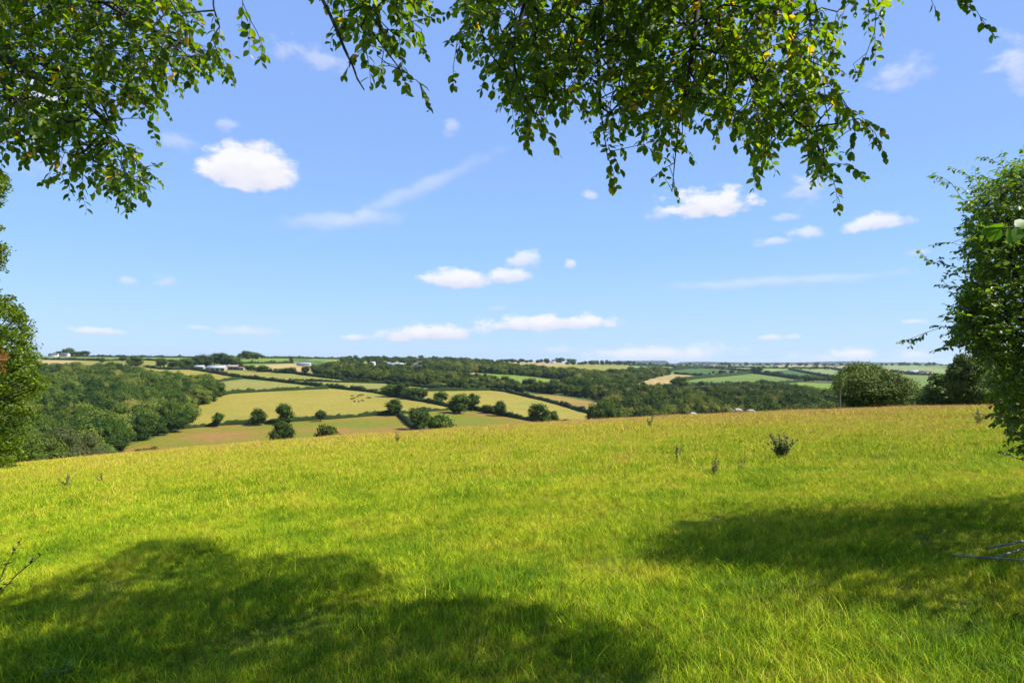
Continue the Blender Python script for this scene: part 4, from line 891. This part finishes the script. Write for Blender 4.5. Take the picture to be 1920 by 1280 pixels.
SHB = [(-60,1215),(180,1215),(300,1245),(380,1245),(483,1240),(640,1212),(740,1150),(857,1125),(973,1145),(1073,1170),(1153,1182),(1210,1262),(1100,1340),(400,1400),(-60,1340)]
sC += shade_boughs(SHA, 1500, rg, .7) + shade_boughs(SHB, 1900, rg, .7)
sC += [at(x, y - (14 if y > 235 else 0), d) for x, y, d in ((1138,262,4.2),(1140,290,4.2),(1143,315,4.2),(1144,298,4.2),(1145,330,4.2),(1262,305,4.0),(1255,325,4.0),(1262,345,4.0),(1258,368,4.0),(1425,305,4.3),(1545,325,4.3),(1560,345,4.3),(1635,258,4.5),
     (1640,262,4.5),(1610,222,4.5),(985,255,4.3),(1010,248,4.3),(850,125,4.2),(860,60,4.2),(1640,60,4.6),(1625,100,4.6),(1600,120,4.6),(1745,-2,4.4),(1790,-5,4.4),(1820,8,4.4),(1832,22,4.4),(755,145,3.6),(780,150,3.6),(790,55,3.7),(1205,285,4.1),(1280,270,4.2),(1565,320,4.3))]
root = np.array([1.6, -2.6, float(z_fg(1.6, -2.6))])
hub = at(1200, -700, 3.2)
grow('beech_tree', [root + (0, 0, -.3), root + (0, .1, 2), root + (-.1, .3, 4.6), root + (-.1, .5, 8)], [.42, .36, .30, .2],
     [[root + (-.1, .3, 4.6), hub, at(1180, -250, 4.0), at(1130, 0, 4.3), at(1120, 90, 4.3), at(1125, 200, 4.2), at(1140, 300, 4.2)],
      [hub, at(1300, -200, 4.0), at(1310, 0, 4.2), at(1330, 60, 4.3), at(1420, 150, 4.4), at(1520, 250, 4.4), at(1560, 330, 4.3)],
      [at(1310, 0, 4.2), at(1295, 120, 4.1), at(1270, 250, 4.0), at(1260, 360, 4.0)],
      [hub, at(1000, -250, 4.0), at(985, 0, 4.3), at(960, 100, 4.3), at(985, 240, 4.3)],
      [hub, at(800, -300, 3.6), at(690, -60, 3.7), at(690, 50, 3.7), at(750, 130, 3.6)],
      [hub, at(1500, -300, 4.2), at(1600, -120, 4.6), at(1625, -20, 4.6)],
      [at(1600, -120, 4.6), at(1740, -20, 4.4), at(1820, 10, 4.4)],
      [hub, np.array([2.2, 3.0, 5.2]), np.array([3.2, 3.4, 5.0]), np.array([4.3, 3.6, 5.0])], [hub, np.array([1.6, 4.6, 6.2]), np.array([2.6, 5.2, 5.8])], [hub, np.array([.3, 4.6, 6.4]), np.array([-.8, 5.2, 6.2])], [hub, at(700, -800, 3.6), at(500, -900, 3.8)]],
     sC, (0, 0, -.55), (.19, .026, .040, .066, .9), (M_bark, M_twig, M_beech),
     'beech tree whose drooping leafy boughs hang across the top centre and right', 'tree', 2, tuple(root),
     extra_tubes=[([hub, at(560, -150, 3.5), at(605, 0, 3.5), at(620, 30, 3.5), at(634, 62, 3.5), at(646, 92, 3.5), at(662, 125, 3.5), at(670, 148, 3.5), at(683, 169, 3.5)], [.03, .014, .0095, .0088, .0085, .0075, .0055, .005, .003])], husks=.22)
# blackthorn at the right edge
RB = [(1925,300),(1895,320),(1860,350),(1830,345),(1800,380),(1830,430),(1800,480),(1830,540),(1800,590),(1780,610),(1810,640),(1850,660),(1880,700),(1870,770),(1895,810),(1960,850),(2100,880),(2150,500),(2080,300),(2000,260)]
sR = polyseeds(RB, 900, 5.4, 8.6, rg) + polyseeds([(1845,440),(1835,560),(1810,620),(1860,680),(1890,780),(1930,840),(2010,860),(2010,420)], 1500, 5.6, 7.8, rg)
sR += polyseeds([(1860,500),(1815,540),(1790,600),(1800,640),(1860,670),(1900,600)], 300, 5.6, 6.8, rg)
sR += polyseeds([(1900,320),(1840,370),(1815,440),(1850,480),(2000,480),(2000,300)], 650, 5.6, 7.4, rg) + polyseeds([(2000,380),(2000,1150),(2350,1150),(2350,340)], 700, 5.2, 8.6, rg) + polyseeds([(2030,950),(2030,400),(2350,350),(2350,1050)], 250, 4.2, 5.5, rg)
sR += shade_boughs([(1485,1060),(1490,1030),(1520,1018),(1600,998),(1700,970),(1830,952),(1930,930),(2100,940),(2100,1230),(1930,1215),(1800,1170),(1700,1152),(1600,1128),(1500,1112),(1470,1112)], 1500, rg, .7, True)
for pts, d in (([(1870,420),(1835,400),(1805,375),(1785,345),(1765,332)], 6.3), ([(1860,350),(1830,338),(1812,328)], 6.6), ([(1830,520),(1790,500),(1765,495),(1748,492)], 6.2), ([(1820,560),(1785,540),(1768,528)], 6.5),
        ([(1840,600),(1800,602),(1770,612),(1740,622),(1710,634)], 5.8), ([(1800,630),(1785,650)], 6.0), ([(1900,330),(1880,312),(1870,305)], 6.5), ([(1915,860),(1900,856)], 5.6), ([(1840,480),(1800,460),(1785,455)], 6.6)):
    sR += [at(x, y, d) for x, y in pts]
bx = at(2080, 1040, 6.6); root = np.array([bx[0], bx[1], float(z_fg(bx[0], bx[1]))])
grow('blackthorn', [root + (0, 0, -.2), root + (.05, 0, .8), root + (.0, .1, 1.8), root + (0, .1, 3.6)], [.12, .10, .07, .03],
     [[root + (0, 0, .3), at(2060, 800, 6.6), at(2040, 600, 6.6), at(2020, 300, 6.6)], [root + (0, 0, .4), at(2000, 850, 6.0), at(1960, 650, 5.9), at(1900, 500, 6.0), at(1860, 400, 6.2)],
      [root + (0, 0, .4), at(2000, 820, 7.2), at(1940, 600, 7.4), at(1930, 350, 7.4)], [at(1960, 650, 5.9), at(1880, 610, 5.8), at(1800, 600, 5.8)], [at(2000, 850, 6.0), at(1940, 868, 5.7), at(1905, 858, 5.6)]],
     sR, (-.35, 0, .25), (.16, .016, .032, .050, .2), (M_bark, M_twig, M_thorn),
     'blackthorn bush with small dark leaves filling the right edge', 'bush', 3, tuple(root), rk=.0008)
# hazel sprig in front of the blackthorn
hz = at(2100, 1200, 2.7); hb = np.array([hz[0], 2.7, float(z_fg(hz[0], 2.7))])
r = empty('hazel_shoot', tuple(hb), 0, 1, 'hazel shoot with a few large bright leaves in front of the blackthorn', 'shrub')
b = MB(); pth = [hb, at(2060, 800, 2.7), at(2000, 470, 2.7), at(1950, 430, 2.7), at(1900, 426, 2.7), at(1850, 428, 2.7)]; b.tube(np.array(pth) - hb, [.012, .009, .005, .0035, .0025, .0015], 6); b.build('stem', M_twig, r)
b = MB(); LP = []; LD = []; LNn = []; LSz = []
for (x, y, dx, dy, s, ny) in ((1905, 428, .9, .5, .10, -.5), (1880, 425, -.9, .1, .085, .3), (1876, 428, -.6, -.8, .075, -.6), (1890, 427, .2, -.8, .085, -.7), (1868, 426, -.95, -.3, .07, -.2), (1930, 428, .6, -.5, .1, -.4), (1910, 426, -.3, -.7, .08, -.8), (1856, 428, -.8, -.6, .05, -.5)):
    LP.append(at(x, y, 2.7) - hb); d = np.array([dx, rg.uniform(-.4, .2), dy]); LD.append(d / np.linalg.norm(d)); q = np.array([.2, ny - .2, .8]); LNn.append(q / np.linalg.norm(q)); LSz.append(s * .82)
leaves(b, np.array(LP), np.array(LD), np.array(LNn), np.array(LSz), rg.uniform(0, 1, len(LP)), wid=1.25, curl=.15); b.build('leaves', M_hazel, r)
# ash at the left edge
ax = (-75 - 960) / F * 40; ab = np.array([ax, 40, float(z_fg(ax, 40))])
r = empty('ash_tree', tuple(ab), 0, 1, 'sunlit yellow-green ash tree cut by the left edge', 'tree')
AP = [(-260,300),(-60,250),(5,330),(18,350),(5,378),(-20,395),(8,420),(2,455),(24,478),(5,492),(-15,520),(20,545),(38,575),(60,605),(62,640),(76,655),(74,685),(70,700),(95,716),(72,735),(66,775),(60,805),(45,825),(42,850),(30,885),(10,900),(-260,910)]
rga = np.random.default_rng(4); P = []; T_ = []
def clumps(poly, n, d0, d1, rad, per):
    C = polyseeds(poly, n, d0, d1, rga); out = []; tn = []
    for c in C:
        m = int(per * rga.uniform(.6, 1.3)); d = rdir(rga, m); rr = rad * rga.uniform(.5, 1.1); out.append(c + d * (rr * rga.uniform(.55, 1.05, m))[:, None] * (1, 1, .55)); tn.append(np.full(m, rga.uniform(-.15, .2)))
    return np.concatenate(out), np.concatenate(tn), C
P1, t1, C1_ = clumps([(x - 6 if 0 < x < 100 else x, y) for x, y in AP], 1700, 36.5, 44, .62, 85)
n = len(P1); b = MB(); quads(b, P1 - ab, rdir(rga, n) * .8 + (0, 0, .5), .17, rga, np.clip(.45 + t1 + rga.normal(0, .18, n), 0, .92))
P2 = np.array([at(rga.normal(3, 6), rga.normal(675, 12), rga.uniform(36.2, 36.8)) for _ in range(130)]); quads(b, P2 - ab, rdir(rga, len(P2)), .16, rga, np.full(len(P2), 1.0))
b.build('crown', M_ash, r)
b = MB(); b.tube([(0, 0, -.3), (.1, 0, 5), (0, 0, 10), (.3, 0, 17)], [.45, .36, .26, .08], 10)
for c in C1_[::6]:
    q = c - ab; a = np.array([.05, 0, max(2, q[2] * .6)]); b.tube([a, (a + q) / 2 + (0, 0, .2), q], [.09, .05, .015], 5)
b.build('trunk', M_bark, r)

# ------------------------------------------------------------------ weeds and other small things in the meadow
def thistle(px, py, h, label, seed, stems=7, spread=.5, mat=M_thistle, name='thistle', heads=True, pos=None, lk=1.0):
    p = fg(px, py) if pos is None else np.array(pos); rng = np.random.default_rng(seed); r = empty(name, tuple(p), 0, 1, label, name.replace('_', ' '), 'weeds standing in the meadow')
    st = MB(); lf = MB(); hd = MB(); P = []; D = []; N = []; Sz = []
    for i in range(stems):
        a = rng.uniform(0, 6.28); q = spread * rng.uniform(.1, 1) * h; hh = h * rng.uniform(.6, 1.05)
        pts = [np.array([0, 0, -.05]), np.array([math.cos(a) * q * .5, math.sin(a) * q * .5, hh * .55]), np.array([math.cos(a) * q, math.sin(a) * q, hh])]; st.tube(pts, [.012 * h, .009 * h, .005 * h], 5, .3)
        for k in range(26):
            t = rng.uniform(.05, 1); c = pts[0] + (pts[1] - pts[0]) * min(1, 2 * t) + (pts[2] - pts[1]) * max(0, 2 * t - 1); d = rdir(rng, 1)[0]; d[2] = abs(d[2]) * .6; d /= np.linalg.norm(d)
            P.append(c); D.append(d); q2 = rng.normal(0, .4, 3) + (0, 0, 1); N.append(q2 / np.linalg.norm(q2)); Sz.append(lk * h * rng.uniform(.12, .24) * (1.2 - .6 * t))
        if heads:
            iv, if_ = ico(1); st.add(iv * (.035 * h, .035 * h, .045 * h) + pts[2], if_, 1.0)
    leaves(lf, np.array(P), np.array(D), np.array(N), np.array(Sz), rng.uniform(0, .9, len(P)), wid=.7); st.build('stems', mat, r); lf.build('leaves', mat, r)
    return r
thistle(1466, 862, .54, 'big bushy grey-green thistle clump on the right of the meadow', 1, 26, .62)
thistle(1270, 866, .38, 'small dark thistle near the middle of the brow, left of the big clump', 2, 5, .4)
thistle(1340, 893, .34, 'small thistle nearest the camera of those left of the big clump', 3, 5, .4)
thistle(1392, 887, .28, 'faint thin thistle just left below the big clump', 4, 3, .4)
thistle(1219, 806, .8, 'thin thistle standing close to the brow right of centre', 5, 4, .3)
thistle(1836, 797, .6, 'thistle far off on the brow beside the blackthorn', 6, 6, .5)
thistle(747, 836, .7, 'tall thin weed on the brow left of centre', 7, 4, .25)
thistle(190, 905, .35, 'dark weed tuft in the left of the meadow below the ash', 9, 6, .8)
thistle(125, 915, .4, 'low dry tuft left of the dark weed', 10, 6, .9)
q = fg(-20, 1125); thistle(0, 0, .62, 'dark dock stalks leaning in at the left edge', 11, 9, .75, M_scrub, 'dock_plant', False, q, .6)
q = fg(115, 1290); 
rw = np.random.default_rng(12); r = empty('leafy_weed', tuple(q), 0, 1, 'small yellow-green leafy weed at the bottom left corner', 'weed', 'weeds standing in the meadow')
b = MB(); st = MB(); P = []; D = []; N = []
for i in range(5):
    a = rw.uniform(0, 6.28); tip = np.array([math.cos(a) * .08, math.sin(a) * .06, rw.uniform(.10, .17)]); st.tube([(0, 0, -.02), tip * .6, tip], [.003, .002, .0015], 5)
    for k in range(6): d = rdir(rw, 1)[0]; d[2] = abs(d[2]) * .3; P.append(tip * rw.uniform(.7, 1)); D.append(d / np.linalg.norm(d)); m_ = rw.normal(0, .3, 3) + (0, 0, 1); N.append(m_ / np.linalg.norm(m_))
leaves(b, np.array(P), np.array(D), np.array(N), rw.uniform(.03, .05, len(P)), rw.uniform(0, 1, len(P)), wid=1.1); b.build('leaves', M_hazel, r); st.build('stems', M_hazel, r)
# old metal hurdle lying in the shade at the right edge
g0 = fg(1900, 1052); r = empty('metal_hurdle', tuple(g0), 0, 1, 'old grey metal hurdle lying in the shaded grass at the right edge', 'hurdle')
for a, c in (((1785, 1047, .03), (2120, 1090, .10)), ((1866, 1056, .05), (2100, 1000, .16)), ((1850, 1048, .09), (2110, 1012, .18)), ((2050, 1010, .14), (2075, 1080, .09))):
    A = fg(a[0], a[1]); C = fg(c[0], c[1]); A = A + (0, 0, a[2]); C = C + (0, 0, c[2]); b = MB(); b.tube(np.array([A, (A + C) / 2, C]) - g0, [.010, .010, .010], 8); b.build('rail', M_metal, r, smooth=True)

# ------------------------------------------------------------------ meadow grass
def grass_mat():
    m = bpy.data.materials.new('meadow_grass'); t, N, L = nodes(m)
    g = N.new('ShaderNodeNewGeometry'); sp = N.new('ShaderNodeSeparateXYZ'); L.new(g.outputs['Position'], sp.inputs[0])
    a = N.new('ShaderNodeAttribute'); a.attribute_name = 'tint'
    def mth(op, x, y=None):
        n = N.new('ShaderNodeMath'); n.operation = op
        for i, q in enumerate((x, y)):
            if q is None: continue
            if isinstance(q, (int, float)): n.inputs[i].default_value = q
            else: L.new(q, n.inputs[i])
        return n.outputs[0]
    def noise(s, d=4):
        n = N.new('ShaderNodeTexNoise'); n.inputs['Scale'].default_value = s; n.inputs['Detail'].default_value = d; L.new(g.outputs['Position'], n.inputs['Vector']); return n.outputs['Fac']
    n1 = noise(.10); n2 = noise(.9); n3 = noise(3.5, 3)
    # seeding, drier sward towards the brow; greener close by
    dr = N.new('ShaderNodeMapRange'); L.new(sp.outputs[1], dr.inputs[0]); dr.inputs['From Min'].default_value = 5; dr.inputs['From Max'].default_value = 60; dr.inputs['To Min'].default_value = .03; dr.inputs['To Max'].default_value = .50
    xr = N.new('ShaderNodeMapRange'); L.new(sp.outputs[0], xr.inputs[0]); xr.inputs['From Min'].default_value = -40; xr.inputs['From Max'].default_value = 25; xr.inputs['To Min'].default_value = -.10; xr.inputs['To Max'].default_value = .10
    s = mth('ADD', dr.outputs[0], xr.outputs[0])
    s = mth('ADD', s, mth('MULTIPLY', mth('SUBTRACT', n1, .5), .55)); s = mth('ADD', s, mth('MULTIPLY', mth('SUBTRACT', n2, .5), 1.0)); s = mth('ADD', s, mth('MULTIPLY', mth('SUBTRACT', n3, .5), .45))
    s = mth('ADD', s, mth('MULTIPLY', a.outputs['Fac'], .62))
    r = N.new('ShaderNodeValToRGB'); e = r.color_ramp.elements; e[0].position, e[0].color = 0, (.13, .27, .005, 1); e[1].position, e[1].color = 1.0, (.66, .36, .13, 1)
    for p, c in ((.17, (.27, .43, .007)), (.34, (.46, .55, .010)), (.54, (.62, .60, .022)), (.78, (.72, .56, .08))): q = e.new(p); q.color = (*c, 1)
    L.new(s, r.inputs[0])
    # blade-to-blade variation
    fr = mth('FRACT', mth('MULTIPLY', a.outputs['Fac'], 37.3)); va = mth('ADD', mth('MULTIPLY', fr, .75), .55)
    n4 = noise(9.0, 3); va = mth('MULTIPLY', va, .82); va = mth('MULTIPLY', va, mth('ADD', mth('MULTIPLY', n4, 2.2), -.1))
    cm = N.new('ShaderNodeVectorMath'); cm.operation = 'SCALE'; L.new(r.outputs[0], cm.inputs[0]); L.new(va, cm.inputs['Scale'])
    b = N.new('ShaderNodeBsdfPrincipled'); L.new(cm.outputs[0], b.inputs['Base Color']); b.inputs['Roughness'].default_value = .55; b.inputs['Specular IOR Level'].default_value = .12
    tr = N.new('ShaderNodeBsdfTranslucent'); L.new(cm.outputs[0], tr.inputs[0]); ms = N.new('ShaderNodeMixShader'); ms.inputs[0].default_value = .22; L.new(b.outputs[0], ms.inputs[1]); L.new(tr.outputs[0], ms.inputs[2])
    o = N.new('ShaderNodeOutputMaterial'); L.new(ms.outputs[0], o.inputs[0]); return m
M_grass = grass_mat()
def patch(seed, R, n, h0, h1, w, lean, segs=3, straw=.1, gauss=False):
    rng = np.random.default_rng(seed); b = MB()
    rr = R * np.sqrt(rng.random(n)); an = rng.uniform(0, 6.28, n); X = rr * np.cos(an); Y = rr * np.sin(an); H = rng.uniform(h0, h1, n) * np.where(rng.random(n) < .08, 1.35, 1)
    la = rng.uniform(0, 6.28, n); le = lean * rng.uniform(.2, 1.4, n) * H; wa = rng.uniform(0, 3.14, n); W_ = w * rng.uniform(.6, 1.3, n)
    tint = np.where(rng.random(n) < straw, rng.uniform(.75, 1, n), rng.uniform(0, .45, n))
    lv = []; 
    for k in range(segs + 1):
        t = k / segs; cx = X + np.cos(la) * le * t ** 2; cy = Y + np.sin(la) * le * t ** 2; cz = H * (t - .12 * t * t) - .02 * (k == 0); ww = W_ * .5 * (1 - t * .92)
        lv.append(np.stack([cx - np.cos(wa) * ww, cy - np.sin(wa) * ww, cz], 1)); lv.append(np.stack([cx + np.cos(wa) * ww, cy + np.sin(wa) * ww, cz], 1))
    V = np.stack(lv, 1); k2 = 2 * (segs + 1); ff = np.array([(2 * k, 2 * k + 1, 2 * k + 3, 2 * k + 2) for k in range(segs)])
    b.add(V.reshape(-1, 3), (np.arange(n)[:, None, None] * k2 + ff[None]).reshape(-1, 4), np.repeat(tint, k2)); return b
def stalks(seed, R, n, h0, h1, w, hw):
    rng = np.random.default_rng(seed); b = MB()
    for i in range(n):
        a = rng.uniform(0, 6.28); q = R * math.sqrt(rng.random()); x, y = q * math.cos(a), q * math.sin(a); h = rng.uniform(h0, h1); la = rng.uniform(0, 6.28); le = h * rng.uniform(.1, .5)
        P = [(x + math.cos(la) * le * t * t, y + math.sin(la) * le * t * t, h * (t - .15 * t * t)) for t in (0, .35, .6, .78, .88, 1)]
        b.tube(P, [w, w * .8, w * .6, w * .6, hw, hw * .3], 3, .9)
    return b
gcol = bpy.data.collections.new('grass_sources')
def src(name, b):
    me = b.mesh(name, M_grass); o = bpy.data.objects.new(name, me); gcol.objects.link(o); return o
src('g0', patch(1, .28, 560, .02, .055, .0032, .9, straw=.16)); src('g1', patch(2, .28, 560, .025, .07, .0034, 1.0, straw=.24)); src('g2', patch(3, .30, 300, .05, .12, .004, 1.1, straw=.12))
src('g3', patch(4, .7, 1000, .03, .075, .006, 1.0, 2, .22)); src('g4', patch(5, .7, 800, .045, .115, .006, 1.0, 2, .34))
src('g5', patch(6, 1.6, 1500, .07, .16, .013, .8, 2, .30)); src('g6', patch(7, 1.6, 1500, .09, .22, .013, .8, 2, .42))
src('g7', stalks(8, .4, 5, .22, .42, .0011, .0030)); src('g8', stalks(9, 1.6, 60, .22, .40, .003, .008))
rgg = np.random.default_rng(99); pts = []; kd = []; sc_ = []
def scatter(y0, y1, sp_, kinds, smin, smax, xm=.84, keep=1.0):
    y = y0
    while y < y1:
        hw = xm * y + 1.2; n = int(2 * hw / sp_); xx = np.linspace(-hw, hw, n) + rgg.uniform(-.5, .5, n) * sp_; yy = y + rgg.uniform(-.5, .5, n) * sp_; k = rgg.random(n) < keep
        xx, yy = xx[k], yy[k]; pts.append(np.stack([xx, yy, z_fg(xx, yy)], 1)); kd.append(rgg.choice(kinds, len(xx))); sc_.append(rgg.uniform(smin, smax, len(xx))); y += sp_
scatter(1.6, 13, .20, [0, 0, 1, 1, 2], .8, 1.3)
scatter(11, 34, .52, [3, 3, 4], .85, 1.3)
scatter(30, 98, 1.25, [5, 6], .8, 1.25)
scatter(2.5, 12, .9, [7], .7, 1.3, keep=.45)
scatter(14, 96, 1.6, [8], .5, 1.1, keep=.8)
pts = np.concatenate(pts); kd = np.concatenate(kd); sc_ = np.concatenate(sc_)
# taller tussocks where noise is high, shorter in between
tall_ = sn(pts[:, 0], pts[:, 1], 1.6, 4.0); sc_ *= np.clip(1 + .28 * tall_, .6, 1.5)
me = bpy.data.meshes.new('grass'); me.vertices.add(len(pts)); me.vertices.foreach_set('co', pts.astype(np.float32).ravel())
for nm, tp, arr in (('kind_id', 'INT', kd.astype(np.int32)), ('gscale', 'FLOAT', sc_.astype(np.float32)), ('grot', 'FLOAT', rgg.uniform(0, 6.28, len(pts)).astype(np.float32))):
    a_ = me.attributes.new(nm, tp, 'POINT'); a_.data.foreach_set('value', arr)
me.update(); go = bpy.data.objects.new('grass', me); COL.objects.link(go); me.materials.append(M_grass)
tag(go, 'long summer grass covering the near meadow', 'grass', None, 'stuff')
ng = bpy.data.node_groups.new('grass_scatter', 'GeometryNodeTree'); ng.interface.new_socket('Geometry', in_out='INPUT', socket_type='NodeSocketGeometry'); ng.interface.new_socket('Geometry', in_out='OUTPUT', socket_type='NodeSocketGeometry')
N = ng.nodes; L = ng.links; gi = N.new('NodeGroupInput'); gout = N.new('NodeGroupOutput')
ci = N.new('GeometryNodeCollectionInfo'); ci.inputs['Collection'].default_value = gcol; ci.inputs['Separate Children'].default_value = True; ci.inputs['Reset Children'].default_value = True
ip = N.new('GeometryNodeInstanceOnPoints'); ip.inputs['Pick Instance'].default_value = True
def na(nm, tp):
    n = N.new('GeometryNodeInputNamedAttribute'); n.data_type = tp; n.inputs['Name'].default_value = nm; return n.outputs[0]
L.new(gi.outputs[0], ip.inputs['Points']); L.new(ci.outputs[0], ip.inputs['Instance']); L.new(na('kind_id', 'INT'), ip.inputs['Instance Index'])
cx = N.new('ShaderNodeCombineXYZ'); L.new(na('grot', 'FLOAT'), cx.inputs[2]); L.new(cx.outputs[0], ip.inputs['Rotation']); L.new(na('gscale', 'FLOAT'), ip.inputs['Scale'])
L.new(ip.outputs[0], gout.inputs[0]); md = go.modifiers.new('scatter', 'NODES'); md.node_group = ng
print('grass points', len(pts))

# ------------------------------------------------------------------ haze
HAZE = 0.00003
if HAZE:
    b = MB(); b.box(-26000, 26000, -60, 31000, -230, 140)
    m = bpy.data.materials.new('haze'); t, N, L = nodes(m); pv = N.new('ShaderNodeVolumePrincipled'); pv.inputs['Color'].default_value = (.72, .84, 1, 1); pv.inputs['Density'].default_value = HAZE; pv.inputs['Anisotropy'].default_value = .2
    o = N.new('ShaderNodeOutputMaterial'); L.new(pv.outputs[0], o.inputs['Volume']); tag(b.build('haze', m), 'thin summer haze over the far hills', 'haze', None, 'stuff')
